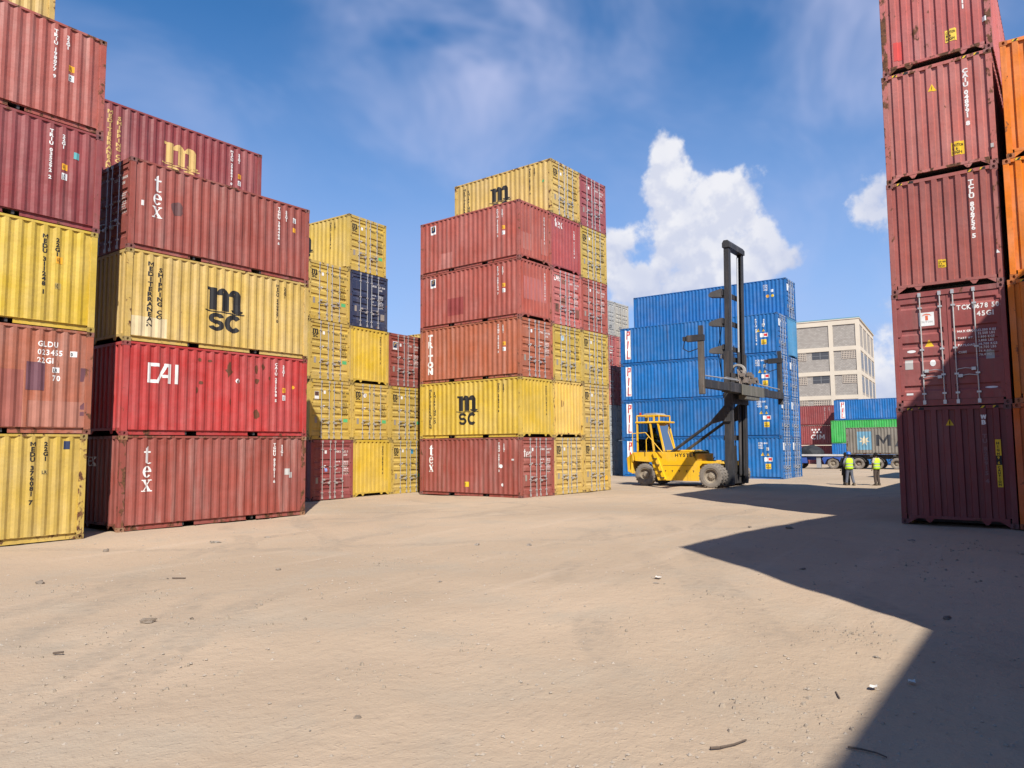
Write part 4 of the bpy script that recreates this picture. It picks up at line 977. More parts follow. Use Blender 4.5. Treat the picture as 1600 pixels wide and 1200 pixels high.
def build_handler():
    # local frame: forward = -Y, machine's right side (towards the camera) = -X
    U0, V0 = 38.35, 14.62                       # centre of the front axle
    t = empty('container_handler', (U0, V0, gz(U0, V0)+.0)); tag(t, 'yellow container handler with tall black mast and wide spreader', 'container handler')
    def part(name, b, mat, par=None, smooth=False, bevel=0.0): return link(name, b.mesh(name, smooth, bevel), par or t, mat)
    # front axle carries dual wheels, rear axle steers
    for sx in (-1, 1):
        for k, off in ((0, 1.95), (1, 1.50)):
            wheel(t, (sx*off, -.30, .62), 'x', .62, .38, sx, lugs=24)
        wheel(t, (sx*1.02, 3.82, .60), 'x', .60, .36, sx, lugs=24)
    b = MB(); b.tube((-1.4, -.30, .62), (1.4, -.30, .62), .16, 10); part('front_axle', b, MB_)
    b = MB(); b.tube((-.9, 3.82, .60), (.9, 3.82, .60), .13, 10); b.box(-.4, .4, 3.6, 4.05, .45, .95); part('steer_axle', b, MB_)
    # chassis side plates: low sill between the wheels, rising over the rear wheel, arm running forward over the front wheel
    prof_r = [(.72, .30), (3.05, .30), (3.42, 1.28), (4.40, 1.34), (4.50, 1.82), (3.20, 1.84), (1.05, 1.82), (.86, 1.36), (-.62, 1.34), (-.70, 1.22), (.50, 1.22), (.66, 1.05)]
    b = MB()
    for x0, x1 in ((-1.18, -1.10), (1.10, 1.18)): b.prism(prof_r, 'x', x0, x1)
    part('chassis_plate', b, MY, bevel=.008)
    b = MB(); b.box(-1.09, 1.09, .78, 3.1, .34, 1.74); part('engine_box', b, MYD)
    b = MB(); b.box(-1.09, 1.09, -.66, .77, 1.10, 1.30); b.box(-1.0, 1.0, -.5, .7, .75, 1.09); part('front_frame', b, MYD)
    b = MB(); b.box(-1.14, 1.14, 3.25, 4.62, 1.36, 1.80); b.prism([(4.63, .62), (4.95, .75), (5.0, 1.5), (4.63, 1.78)], 'x', -1.05, 1.05); part('counterweight', b, MY, bevel=.02)
    b = MB(); b.prism([(1.0, 1.825), (3.0, 1.845), (2.7, 1.93), (1.35, 1.93)], 'x', -.72, 1.05); part('engine_hood', b, MY, bevel=.015)
    # sloping access stair with dark treads on the near side, dark hinge wedges
    b = MB(); b.prism([(2.55, .36), (2.72, .36), (3.30, 1.80), (3.10, 1.80)], 'x', -1.30, -1.181); part('stair_stringer', b, MY)
    for k in range(4):
        b = MB(); z = .45+.34*k; y = 2.60+.138*k; b.box(-1.40, -1.301, y, y+.24, z, z+.035); part('stair_tread', b, MB_)
    for k in range(5):
        b = MB(); y = .95+.40*k; b.prism([(y, .86), (y+.09, .86), (y+.045, .74)], 'x', -1.188, -1.1805); part('decal_wedge', b, simple('brown_mark', (.18, .09, .02)))
    b = MB(); b.box(-1.187, -1.1805, 1.0, 2.75, 1.10, 1.125); part('trim_line', b, simple('brown_line', (.25, .13, .02)))
    txt, w = text_h('HYSTER', .17, 1.15)
    b = MB()
    for vs, fs in txt: b.add([(-1.186, 2.02-x, 1.58+z) for x, z in vs], fs)
    part('lettering', b, BLACK)
    # cab
    cab = empty('cab', (0, 0, 0)); cab.parent = t
    x0, x1 = -.98, .42; yb, yf, yt = 4.32, 2.85, 3.2      # back, front at base, front at roof
    z0, z1 = 1.85, 3.42
    def post(name, p, q, w=.09): b = MB(); b.bar(p, q, w, w, (0, 1, 0)); return link(name, b.mesh(name), cab, MY)
    for x in (x0, x1):
        post('rear_post', (x, yb, z0), (x, yb, z1)); post('front_post', (x, yf-.12, z0), (x, yf+.22, z1)); post('door_post', (x, 3.32, z0), (x, 3.52, z1), .10)
    b = MB(); b.box(x0-.08, x1+.08, 2.74, yb+.10, z1, z1+.10); link('roof', b.mesh('roof', bevel=.02), cab, MY)
    b = MB(); b.box(x0-.02, x1+.02, 2.7, yb+.06, z0-.03, z0+.06); link('floor', b.mesh('floor'), cab, MB_)
    b = MB(); b.prism([(3.26, z0+.05), (yf-.08, z0+.05), (yf-.0, z0+.42), (3.30, z0+.42)], 'x', x0+.02, x1-.02); link('dash', b.mesh('dash'), cab, MB_)
    b = MB(); b.box(x0+.05, x1-.05, yb-.04, yb, z0+.05, z0+.7); link('back_panel', b.mesh('back_panel'), cab, MB_)
    for x in (x0-.005, x1+.005):
        b = MB(); b.add([(x, yb-.06, z0+.08), (x, 3.38, z0+.08), (x, 3.56, z1-.02), (x, yb-.06, z1-.02)], [(0,1,2,3)]); link('door_window', b.mesh('w'), cab, GLASS)
        b = MB(); b.add([(x, 3.26, z0+.08), (x, yf-.06, z0+.08), (x, yf+.2, z1-.02), (x, 3.46, z1-.02)], [(0,1,2,3)]); link('side_window', b.mesh('w'), cab, GLASS)
    b = MB(); b.add([(x0+.05, yf-.12, z0+.05), (x1-.05, yf-.12, z0+.05), (x1-.05, yf+.22, z1), (x0+.05, yf+.22, z1)], [(0,1,2,3)]); link('windscreen', b.mesh('w'), cab, GLASS)
    b = MB(); b.box(-.55, -.05, 3.42, 3.9, z0+.06, z0+.45); b.box(-.55, -.05, 3.86, 4.0, z0+.45, z0+1.1); link('seat', b.mesh('seat', bevel=.03), cab, RUBBER)
    b = MB(); b.tube((-.30, 2.95, z0+.45), (-.30, 3.1, z0+.62), .03, 8); b.lathe([(.17, -.012), (.19, 0), (.17, .012), (.165, 0), (.17, -.012)], (-.30, 3.12, z0+.64), 'z', 18); link('steering_wheel', b.mesh('sw'), cab, RUBBER)
    # roof guard with lamps and beacon
    b = MB(); zg = z1+.42
    for x in (x0, x1): b.path([(x, yb+.02, z1+.1), (x, yb+.02, zg), (x, 3.0, zg), (x, 3.0, z1+.1)], .04, 6)
    for y in (yb+.02, 3.5, 3.0): b.tube((x0, y, zg), (x1, y, zg), .035, 6)
    for y in (3.75, 3.3): b.box(x0-.03, x0+.03, y-.05, y+.05, z1+.1, zg)
    link('roof_guard', b.mesh('roof_guard'), cab, MY)
    b = MB(); b.prism([(3.15, zg+.05), (4.0, zg+.05), (3.9, zg+.13), (3.3, zg+.15)], 'x', x0+.1, x1-.1); link('air_unit', b.mesh('air_unit'), cab, STEEL)
    b = MB(); b.box(x0-.1, x0-.02, 3.65, 3.82, z1+.15, z1+.32); link('work_lamp', b.mesh('work_lamp'), cab, MB_)
    b = MB(); b.tube((x0+.1, yb-.15, zg), (x0+.1, yb-.15, zg+.18), .06, 10); link('beacon', b.mesh('beacon'), cab, simple('red_lens', (.45, .04, .03), .3))
    # handrails
    b = MB(); b.path([(-1.35, 4.45, 1.3), (-1.35, 4.45, 2.85), (-1.35, 3.65, 2.9), (-1.35, 2.62, 1.75)], .024, 6); b.path([(-1.35, 3.62, 1.85), (-1.35, 3.62, 2.5), (-1.35, 3.45, 2.68)], .024, 6); link('handrail', b.mesh('handrail'), t, MY)
    b = MB(); b.path([(-.75, 2.25, 1.93), (-.6, 2.65, 2.95), (-.6, 2.6, 3.2)], .022, 6); link('grab_rail', b.mesh('grab_rail'), t, MY)
    # mast: outer and inner channel rails, leaning slightly forward
    mast = empty('mast', (0, -.74, .15)); mast.parent = t; mast.rotation_euler = (R(1.0), 0, 0)
    def mp(name, b, mat=MB_): return link(name, b.mesh(name), mast, mat)
    ZT = 12.5
    for s in (-1, 1):
        xa, xb = sorted((s*.88, s*1.20)); b = MB()
        b.box(xa, xb, -.03, .03, 0, 6.9); b.box(xa, xb, -.36, -.30, 0, 6.9); e0, e1 = sorted((s*1.15, s*1.20)); b.box(e0, e1, -.2999, -.0301, 0, 6.9); mp('outer_rail', b)
        xa, xb = sorted((s*.82, s*1.14)); b = MB()
        b.box(xa, xb, -.295, -.24, .4, ZT); b.box(xa, xb, -.085, -.035, .4, ZT); e0, e1 = sorted((s*1.09, s*1.135)); b.box(e0, e1, -.2399, -.0851, .4, ZT); mp('inner_rail', b)
        if s < 0:
            b = MB(); b.box(-1.30, -1.2005, -.32, .10, 3.25, 3.95); b.tube((-1.36, -.11, 3.62), (-1.30, -.11, 3.62), .10, 12); mp('pivot_box', b)
        b = MB(); b.tube((s*.55, -.16, .5), (s*.55, -.16, 7.0), .085, 10); mp('lift_cylinder', b)
        b = MB(); b.tube((s*.55, -.16, 7.0), (s*.55, -.16, ZT-.35), .05, 8); mp('cylinder_rod', b, STEEL)
        b = MB(); b.path([(s*.66, -.14, ZT-.4), (s*.66, -.14, 5.6)], .03, 5); mp('lift_chain', b)
    b = MB(); b.prism([(-.36, ZT-.12), (.03, ZT-.12), (.03, ZT+.12), (-.06, ZT+.26), (-.27, ZT+.26), (-.36, ZT+.12)], 'x', -1.19, 1.19); mp('top_crossbar', b)
    for z in (2.4, 4.6, 6.6, 7.15, 8.5, 10.0):
        b = MB(); b.box(-1.12, 1.12, .031, .11, z-.13, z+.13); mp('crossbar', b)
    for z in (7.0, 8.45, 10.0):      # hose guide brackets standing out behind the mast
        b = MB(); b.prism([(.111, z-.22), (.111, z+.24), (.30, z+.20), (.72, z+.10), (.85, z-.02), (.82, z-.14), (.40, z-.18)], 'x', -1.1, -.62); mp('hose_bracket', b, paint((.09, .085, .08), .3, .5))
    b = MB(); b.path([(-.62, .38, 6.0), (-.66, .42, 8.4), (-.62, .36, 10.0)], .022, 5); b.path([(-.5, .38, 5.6), (-.6, .55, 7.0), (-.5, .36, 8.3)], .022, 5); mp('hose', b, RUBBER)
    for k, (x, r_) in enumerate(((-.74, .028), (-.66, .022), (.62, .028), (.30, .02), (-.28, .02))):
        b = MB(); b.path([(x, .02, .6), (x+.05, .13, 2.0), (x-.04, .12, 3.6), (x+.03, .14, 5.2), (x, .12, 6.8+k*.3)], r_, 5); mp('hose', b, RUBBER)
    for s in (-1, 1):
        b = MB(); b.box(s*1.0-.09, s*1.0+.09, .112, .24, 6.55, 6.75); mp('mast_lamp', b, paint((.12, .12, .12), .2, .5))
    b = MB(); b.box(-1.2, 1.2, .031, .30, .0, .45); b.box(-.55, .55, .031, .10, .46, 2.0); mp('mast_foot', b)
    # tilt cylinders from the body up to the mast
    for s in (-1, 1):
        b = MB(); pA, pB = Vector((s*.86, 2.75, 1.55)), Vector((s*.86, -.55, 3.78)); d = (pB-pA)
        b.tube(pA, pA+d*.80, .085, 10); o = part('tilt_cylinder', b, MB_); b = MB(); b.tube(pA+d*.80, pB, .05, 8); part('tilt_rod', b, STEEL, o)
        b = MB(); b.prism([(.25, 3.25), (-.78, 4.35), (-.78, 3.5)], 'x', s*.86-.09, s*.86+.09); part('tilt_bracket', b, MB_)
    # carriage and extended spreader
    zs = 5.05; ys = -1.55
    b = MB(); b.box(-1.2, 1.2, ys+.30, ys+.40, zs-.75, zs+.85); part('carriage', b, MB_)
    b = MB(); b.box(-2.9, 2.9, ys-.25, ys+.25, zs-.25, zs+.22); part('spreader_box', b, MB_, bevel=.02)
    dirty = paint((.14, .13, .10), .4, .8)
    b = MB(); b.box(-1.5, 1.9, ys-.34, ys-.285, zs-.33, zs+.20); b.box(-.9, 1.2, ys-.30, ys+.1, zs-.52, zs-.285); part('spreader_plate', b, dirty)
    for s in (-1, 1):
        b = MB(); xa, xb = sorted((s*2.6, s*5.95)); b.box(xa, xb, ys-.19, ys+.19, zs-.20, zs+.17); o = part('spreader_arm', b, MB_)
        b = MB(); xe = s*5.98; b.box(xe-.10, xe+.10, ys-.13, ys+.13, zs-.52, zs+1.95); part('end_post', b, paint((.10, .088, .075), .45, .8) if s < 0 else MB_, o, bevel=.015)
        b = MB(); b.box(xe-.13, xe+.13, ys-.15, ys+.66, zs+1.951, zs+2.24); b.box(xe-.08, xe+.08, ys+.701, ys+.86, zs+2.0, zs+2.2); part('hook_head', b, MB_, o)
        b = MB(); b.box(xe-.1, xe+.1, ys-.1, ys+.08, zs+2.241, zs+2.66); part('guide_arm', b, MB_, o)
        b = MB(); b.path([(xe, ys+.80, zs+2.0), (xe, ys+.88, zs+1.65), (xe, ys+.6, zs+1.48), (xe, ys+.15, zs+1.6)], .022, 5); part('hose', b, RUBBER, o)
        b = MB(); b.path([(s*1.2, ys-.05, zs+.42), (s*3.6, ys, zs+.40), (s*5.8, ys, zs+.36)], .03, 6); b.path([(s*1.0, ys+.1, zs+.50), (s*2.4, ys+.12, zs+.52), (s*3.4, ys+.1, zs+.36)], .02, 5); part('hydraulic_line', b, STEEL, o)
    b = MB()      # hydraulic valves and hose loops above the spreader
    rnd = random.Random(4)
    for k in range(16):
        x, y, z = rnd.uniform(-.9, 1.3), ys+rnd.uniform(-.2, .25), zs+rnd.uniform(.30, .85); b.box(x-rnd.uniform(.06, .18), x+rnd.uniform(.06, .18), y-.1, y+.1, z-.08, z+rnd.uniform(.06, .2))
    for k in range(8):
        x = rnd.uniform(-1.1, 1.2); b.path([(x, ys, zs+.29), (x+.1, ys+.1, zs+.9), (x+.3, ys+.2, zs+1.05), (x+.45, ys+.1, zs+.4)], .025, 5)
    part('valve_block', b, paint((.20, .16, .13), .5, .8))
    b = MB(); b.lathe([(.30, -.1), (.40, -.1), (.40, .1), (.30, .1), (.30, -.1)], (-.55, ys+.2, zs+.95), 'x', 16); part('hose_reel', b, paint((.35, .32, .28), .3, .8))
    return t
handler = build_handler()

# ------------------------------------------------------------------ trailers
def build_flatbed():
    u, v0, v1 = 77.0, 17.0, 28.0; z = gz(u, 20)
    t = empty('flatbed_trailer', (u, v0, z)); tag(t, 'empty flatbed trailer with blue frame behind the people', 'trailer', 'trailers parked beyond the yard')
    blu = paint((.03, .09, .36), .2, .4); wht = paint((.55, .53, .50), .25, .6); n = v1-v0
    def part(nm, b, m): return link(nm, b.mesh(nm), t, m)
    b = MB(); b.box(0, 2.45, 0, n, 1.26, 1.40); part('deck', b, wht)
    b = MB(); b.box(-.05, -.005, 0, n, 1.24, 1.42); part('side_rail', b, wht)
    b = MB(); b.box(.55, .75, .2, n, .85, 1.25); b.box(1.7, 1.9, .2, n, .85, 1.25); part('frame_beam', b, blu)
    b = MB(); b.box(.0, .3, 3.4, 7.2, .55, 1.1); part('side_box', b, blu)
    b = MB(); b.prism([(1.75, .45), (1.95, 1.0), (1.7, 1.24), (.1, 1.24), (.0, .95), (.25, .45), (.4, .9), (.9, 1.12), (1.5, .92)], 'x', .02, .5); part('mudguard', b, blu)
    b = MB(); b.box(.1, .4, 2.1, 2.5, .1, 1.2); part('landing_leg', b, paint((.35, .36, .37), .3, .6))
    for y in (.95, 4.35, 5.6, 6.9):
        wheel(t, (.25, y, .53), 'x', .53, .30, -1, lugs=16); wheel(t, (2.2, y, .53), 'x', .53, .30, 1, lugs=16)
    # heap of dark sheeting lying folded on the deck
    b = bmesh.new(); bmesh.ops.create_icosphere(b, subdivisions=3, radius=1.0)
    for q in b.verts:
        q.co.x *= .9; q.co.y *= 1.25; q.co.z = max(0, q.co.z)*.95*(1+.25*mnoise.noise(q.co*2.2)); q.co += .12*mnoise.noise_vector(q.co*1.7); q.co.z = max(0, q.co.z)
    me = bpy.data.meshes.new('tarpaulin'); b.to_mesh(me); b.free()
    h = link('tarpaulin_heap', me, None, simple('black_tarpaulin', (.02, .021, .023), .7, 0, .3, 5, .4), (u+1.3, v0+3.3, z+1.405)); tag(h, 'black tarpaulin heaped on the flatbed trailer', 'tarpaulin')
build_flatbed()
def build_container_trailer():
    u, v0 = 77.0, 16.75; z = gz(u, 12)
    t = empty('container_trailer', (u, v0, z)); tag(t, 'trailer carrying the dirty white container with a star', 'trailer', 'trailers parked beyond the yard')
    def part(nm, b, m): return link(nm, b.mesh(nm), t, m)
    drk = paint((.05, .048, .046), .4, .6)
    b = MB(); b.box(.5, .72, -12.6, -.1, .95, 1.36); b.box(1.7, 1.92, -12.6, -.1, .95, 1.36)
    for k in range(7): b.box(.0, 2.43, -.4-2*k, -.15-2*k, 1.2, 1.38)
    part('frame_beam', b, drk)
    b = MB(); b.box(.1, .5, -8.0, -6.5, .4, 1.1); part('tool_box', b, drk); b = MB(); b.box(.1, 2.3, -.12, -.02, .45, .95); part('bumper', b, drk)
    for y in (-1.1, -2.75, -4.4):
        wheel(t, (.25, y, .53), 'x', .53, .30, -1, lugs=16); wheel(t, (2.2, y, .53), 'x', .53, .30, 1, lugs=16)
        b = MB(); b.lathe([(.62, -.17), (.66, -.17), (.66, .17), (.62, .17)], (.25, y, .53), 'x', 24)
        b.v = [(x, yy, max(zz, .70)) for x, yy, zz in b.v]; part('mudguard', b, drk)
    c = container('dirty white container with blue star panel and black capitals on a trailer', 'far containers beyond the parked trailers', L40, H20, (.21, .185, .15), (u+W/2, v0-L40/2-.1, z+1.39), R(-90), doors=False, rust=.36, fade=.45)
    p = decal(c, 'star_panel', 'S', [quad(0, 0, 1.25, 1.75)], 1.0, .45, print_mat((.14, .30, .40), .5))
    star = []
    for i in range(14):
        r = .52 if i % 2 == 0 else .22; star.append((.67+r*math.sin(math.pi*i/7), .88+r*math.cos(math.pi*i/7)))
    decal(c, 'star', 'S', [([(.67, .88)]+star, [(0, 1+i, 1+(i+1) % 14) for i in range(14)])], .95, .45, print_mat((.60, .52, .36), .5), .006, parent=p)
    decal(c, 'lettering', 'S', text_h('MAERSK', 1.05, 1.12, .2, .04)[0], 2.65, .82, print_mat((.045, .045, .05), .5))
build_container_trailer()

# ------------------------------------------------------------------ building in the distance
def build_building():
    t = empty('office_block', (119.7, 23.1, gz(119, 25)), R(5.2)); tag(t, 'tall grey block-walled building with cream concrete frame behind the yard', 'building')
    cream = simple('cream_painted_concrete', (.60, .515, .405), .85, 0, .14, .5)
    m, nt, b_ = new_mat('grey_block_masonry'); N, L = nt.nodes, nt.links
    tc = N.new('ShaderNodeTexCoord'); sp = N.new('ShaderNodeSeparateXYZ'); cb = N.new('ShaderNodeCombineXYZ'); L.new(tc.outputs['Object'], sp.inputs[0])
    ad = N.new('ShaderNodeMath'); ad.operation = 'ADD'; L.new(sp.outputs[0], ad.inputs[0]); L.new(sp.outputs[1], ad.inputs[1]); L.new(ad.outputs[0], cb.inputs[0]); L.new(sp.outputs[2], cb.inputs[1])
    br = N.new('ShaderNodeTexBrick'); br.inputs['Scale'].default_value = 1; br.inputs['Brick Width'].default_value = .42; br.inputs['Row Height'].default_value = .21; br.inputs['Mortar Size'].default_value = .016
    br.inputs['Color1'].default_value = (.30, .265, .23, 1); br.inputs['Color2'].default_value = (.38, .34, .295, 1); br.inputs['Mortar'].default_value = (.20, .175, .15, 1); L.new(cb.outputs[0], br.inputs['Vector'])
    L.new(br.outputs[0], b_.inputs['Base Color']); b_.inputs['Roughness'].default_value = .95
    def part(nm, b, mt, par=None): return link(nm, b.mesh(nm), par or t, mt)
    SH, NST, TOP = 3.72, 6, 21.6; ylen, xlen = 28.0, 22.0
    piers = [0, 4.0, 10.6, 17.2, 23.8, 27.4]; xp = [0, 5.3, 10.8, 16.3, 21.4]
    b = MB(); b.box(.35, xlen-.35, .35, ylen-.35, 0, TOP-.2); part('core', b, m)
    for y in [.22]+piers[1:]: b = MB(); b.box(.22, .6, y, y+.6, 0, TOP); part('pier', b, cream)
    for x in xp[1:]: b = MB(); b.box(x, x+.6, .29, .6, 0, TOP); part('pier', b, cream)
    levels = [TOP-.75]+[TOP-.75-SH*k-.25 for k in range(1, 6)]
    for k, z in enumerate(levels):
        b = MB(); hh = .75 if k == 0 else .62; b.box(.224, .56, .224, ylen, z, z+hh); part('beam', b, cream); b = MB(); b.box(.6005, xlen, .294, .56, z, z+hh); part('beam', b, cream)
    b = MB(); b.box(.14, xlen, .14, ylen, TOP, TOP+.12); part('parapet', b, cream)
    blu = simple('weathered_roof_sheet', (.12, .25, .30), .6); b = MB(); b.box(.3, xlen-.3, .2, ylen-.3, TOP+.121, TOP+.30); part('roof', b, blu)
    dark = simple('dark_window', (.075, .075, .08), .25, 0, .2); vent = simple('vent_block', (.48, .40, .32), .9)
    for k in range(1, 6):
        z1 = levels[k]-.04
        for i in range(5):
            y0, y1 = piers[i]+.6, piers[i+1]
            if y1-y0 < 2: continue
            if i == 0: opens = [('v', y0+.25, y0+2.25)]
            else: opens = [('w' if k < 3 else 'v', y0+.15, y0+2.5), ('v', y1-2.6, y1-.35)]
            for kind, a, c in opens:
                zt = z1 if kind == 'w' else z1-.05; zb = zt-1.15
                b = MB(); b.box(.335, .349, a, c, zb, zt); w = part('window', b, dark)
                if kind == 'v':
                    b = MB(); n = 9
                    for q in range(n+1): yy = a+(c-a)*q/n; b.box(.29, .334, yy-.05, yy+.05, zb, zt)
                    for q in range(5): zz = zb+(zt-zb)*q/4; b.box(.285, .3335, a, c, zz-.05, zz+.05)
                    part('vent_grid', b, vent, w)
                else:
                    b = MB(); b.box(.30, .334, (a+c)/2-.04, (a+c)/2+.04, zb, zt); b.box(.305, .333, a, c, zb+.5, zb+.56); part('mullion', b, simple('grey_frame', (.2, .2, .2)), w)
        for i in range(4):
            for q in range(3):
                a = xp[i]+.95+q*1.5; b = MB(); b.box(a, a+.9, .335, .348, z1-2.6, z1-.2); part('window', b, dark)
build_building()

# ------------------------------------------------------------------ people
SKIN = simple('dark_skin', (.085, .045, .028), .55, 0, .1, 20); CHAR = simple('charcoal_cloth', (.035, .036, .045), .9, 0, .2, 14); JEANS = simple('grey_jeans', (.11, .12, .15), .9, 0, .2, 14); BROWNT = simple('brown_trousers', (.075, .055, .045), .9, 0, .2, 14)
HIVIS = simple('fluorescent_vest', (.52, .80, .03), .75, 0, .1, 9); SHIRT = simple('pale_shirt', (.42, .36, .28), .85); REFL = simple('reflective_tape', (.36, .38, .34), .4); BOOT = simple('dusty_boots', (.10, .08, .06), .9); HELM = simple('blue_helmet', (.02, .12, .42), .3); GREYSH = simple('grey_shirt', (.16, .16, .18), .9); BLACKC = simple('black_cloth', (.012, .012, .015), .9); BRAND = simple('hair', (.01, .009, .008), .9)
def skin_obj(name, pts, edges, mat, parent, root=0, sub=2):
    me = bpy.data.meshes.new(name); me.from_pydata([p[:3] for p in pts], edges, []); o = link(name, me, parent, mat)
    bm = bmesh.new(); bm.from_mesh(me); ly = bm.verts.layers.skin.verify(); bm.verts.ensure_lookup_table()
    for i, p in enumerate(pts):
        r = p[3]; bm.verts[i][ly].radius = r if isinstance(r, tuple) else (r, r); bm.verts[i][ly].use_root = (i == root)
    bm.to_mesh(me); bm.free()
    md = o.modifiers.new('skin', 'SKIN'); md.use_smooth_shade = True; s = o.modifiers.new('sub', 'SUBSURF'); s.levels = sub; s.render_levels = sub
    return o
def tube_rings(rings, n=16):
    """closed surface through elliptical rings (x, y, z, rx, ry)"""
    b = MB(); vs = []; fs = []
    for (x, y, z, rx, ry) in rings:
        for i in range(n): t = 2*math.pi*i/n; vs.append((x+rx*math.cos(t), y+ry*math.sin(t), z))
    for k in range(len(rings)-1):
        for i in range(n): fs.append((k*n+i, k*n+(i+1) % n, (k+1)*n+(i+1) % n, (k+1)*n+i))
    fs += [tuple(range(n-1, -1, -1)), tuple(range((len(rings)-1)*n, len(rings)*n))]
    return b.add(vs, fs)
def person(label, loc, rz, trousers, top, vest=True, helmet=None, coat=False, pose='stand', group='people in the yard', lean=0.0, arms=None, legs=None):
    """local frame: facing -Y; loc is the ground between the feet (or the seat point when seated)"""
    t = empty('person', loc, rz); tag(t, label, 'person', group)
    seated = pose == 'sit'; hz = .94 if not seated else .12; ly = lean
    def up(z, y=0): return (y-ly*max(0, z-hz)*1.0)
    # skeleton: pelvis, spine, neck, head, arms with hands, legs
    P = []; E = []
    def a(x, y, z, r): P.append((x, y, z, r)); return len(P)-1
    pel = a(0, 0, hz, (.15, .115)); wa = a(0, up(hz+.18), hz+.18, (.145, .10)); ch = a(0, up(hz+.40), hz+.40, (.175, .115)); nk = a(0, up(hz+.56, -.0), hz+.56, .06); jw = a(0, up(hz+.63, -.02), hz+.63, (.062, .075)); hd = a(0, up(hz+.70, -.015), hz+.71, (.078, .095)); cr = a(0, up(hz+.77), hz+.775, (.06, .075))
    E += [(pel, wa), (wa, ch), (ch, nk), (nk, jw), (jw, hd), (hd, cr)]
    arms = arms or {}
    hands = []
    for s in (-1, 1):
        sh = a(s*.185, up(hz+.50, .01), hz+.50, .062); el_p, wr_p = arms.get(s, ((s*.27, .02, hz+.22), (s*.27, -.06, hz-.02)))
        el = a(el_p[0], up(el_p[2], el_p[1]), el_p[2], .044); wr = a(wr_p[0], up(wr_p[2], wr_p[1]), wr_p[2], .030); hv = (Vector(P[wr][:3])-Vector(P[el][:3])).normalized(); hp = Vector(P[wr][:3])+hv*.06; pm = a(*hp, (.040, .024))
        E += [(ch, sh), (sh, el), (el, wr), (wr, pm)]; hands.append((s, hp, hv))
        if not seated:
            kx, ky, ax, ay = (legs or {}).get(s, (s*.11, -.02, s*.12, .02))
            hp_ = a(s*.095, 0, hz-.06, .088); kn = a(kx, ky, .50, .060); an = a(ax, ay, .09, .042); to = a(ax*1.05, ay-.15, .035, .034)
        else:
            hp_ = a(s*.095, -.02, hz-.02, .088); kn = a(s*.12, -.44, hz+.0, .062); an = a(s*.12, -.46, hz-.42, .044); to = a(s*.12, -.60, hz-.46, .036)
        E += [(pel, hp_), (hp_, kn), (kn, an), (an, to)]
    body = skin_obj('body', P, E, SKIN, t)
    # five fingers on each hand
    for s, hp, hv in hands:
        side = hv.cross(Vector((0, 1, 0))); side = side.normalized() if side.length > .1 else Vector((1, 0, 0)); nrm = side.cross(hv)
        for k, (o, l) in enumerate(((-.030, .055), (-.010, .068), (.010, .064), (.028, .050))):
            b = MB(); p0 = hp+hv*.035+side*o; p1 = p0+hv*l*.55+nrm*.006; p2 = p1+hv*l*.45+nrm*.022; b.tube(p0, p1, .0095, 6, .009); b.tube(p1, p2, .009, 6, .007); link('finger', b.mesh('finger', True), t, SKIN)
        b = MB(); p0 = hp-hv*.005-side*.035*s; p1 = p0-side*.03*s+hv*.03; b.tube(p0, p1, .011, 6, .010); b.tube(p1, p1+hv*.03, .010, 6, .008); link('thumb', b.mesh('thumb', True), t, SKIN)
    hc = Vector(P[hd][:3])
    b = MB(); b.prism([(hc.y-.088, hc.z-.005), (hc.y-.125, hc.z-.035), (hc.y-.088, hc.z-.045)], 'x', -.017, .017); link('nose', b.mesh('nose'), t, SKIN)
    for s in (-1, 1):
        b = MB(); b.lathe([(.001, -.008), (.011, -.004), (.011, .004), (.001, .008)], (s*.032, hc.y-.088, hc.z+.01), 'y', 10); link('eye', b.mesh('eye'), t, simple('eye_white', (.6, .58, .55), .3) if 'eye' not in _cm else _cm['eye'])
        b = MB(); b.lathe([(.001, -.012), (.024, -.008), (.028, .004), (.001, .008)], (s*.082, hc.y+.01, hc.z-.01), 'x', 10); link('ear', b.mesh('ear'), t, SKIN)
    b = MB(); b.box(-.026, .026, hc.y-.094, hc.y-.084, hc.z-.066, hc.z-.056); link('mouth', b.mesh('mouth'), t, simple('lips', (.07, .03, .025), .5))
    if helmet:
        b = MB(); b.lathe([(.135, 0), (.125, .01), (.118, .05), (.10, .10), (.06, .135), (.001, .15)], (0, hc.y+.005, hc.z+.04), 'z', 20); b.prism([(-.09, hc.y-.10), (.09, hc.y-.10), (.06, hc.y-.17), (-.06, hc.y-.17)], 'z', hc.z+.035, hc.z+.045); link('helmet', b.mesh('helmet', True), t, helmet)
    else:
        b = MB(); b.lathe([(.102, -.03), (.106, .03), (.092, .075), (.055, .11), (.001, .122)], (0, hc.y+.012, hc.z+.02), 'z', 18); link('hair', b.mesh('hair', True), t, BRAND)
    # clothes
    g = .018
    Lg = []; LE = []
    def la(x, y, z, r): Lg.append((x, y, z, r)); return len(Lg)-1
    c0 = la(0, 0, hz+.05, (.165, .13)); c1 = la(0, 0, hz-.03, (.165, .125)); LE.append((c0, c1))
    for s in (-1, 1):
        if not seated:
            kx, ky, ax, ay = (legs or {}).get(s, (s*.11, -.02, s*.12, .02)); q = [la(s*.10, 0, hz-.14, .102), la(kx, ky, .50, .082), la(ax, ay, .10, .072)]
        else: q = [la(s*.10, -.10, hz-.02, .10), la(s*.12, -.44, hz, .082), la(s*.12, -.46, hz-.36, .068)]
        LE += [(c1, q[0]), (q[0], q[1]), (q[1], q[2])]
        bx = P[[i for i, p in enumerate(P) if False][0]] if False else None
    skin_obj('trousers', Lg, LE, trousers, t)
    T = []; TE = []
    def ta(x, y, z, r): T.append((x, y, z, r)); return len(T)-1
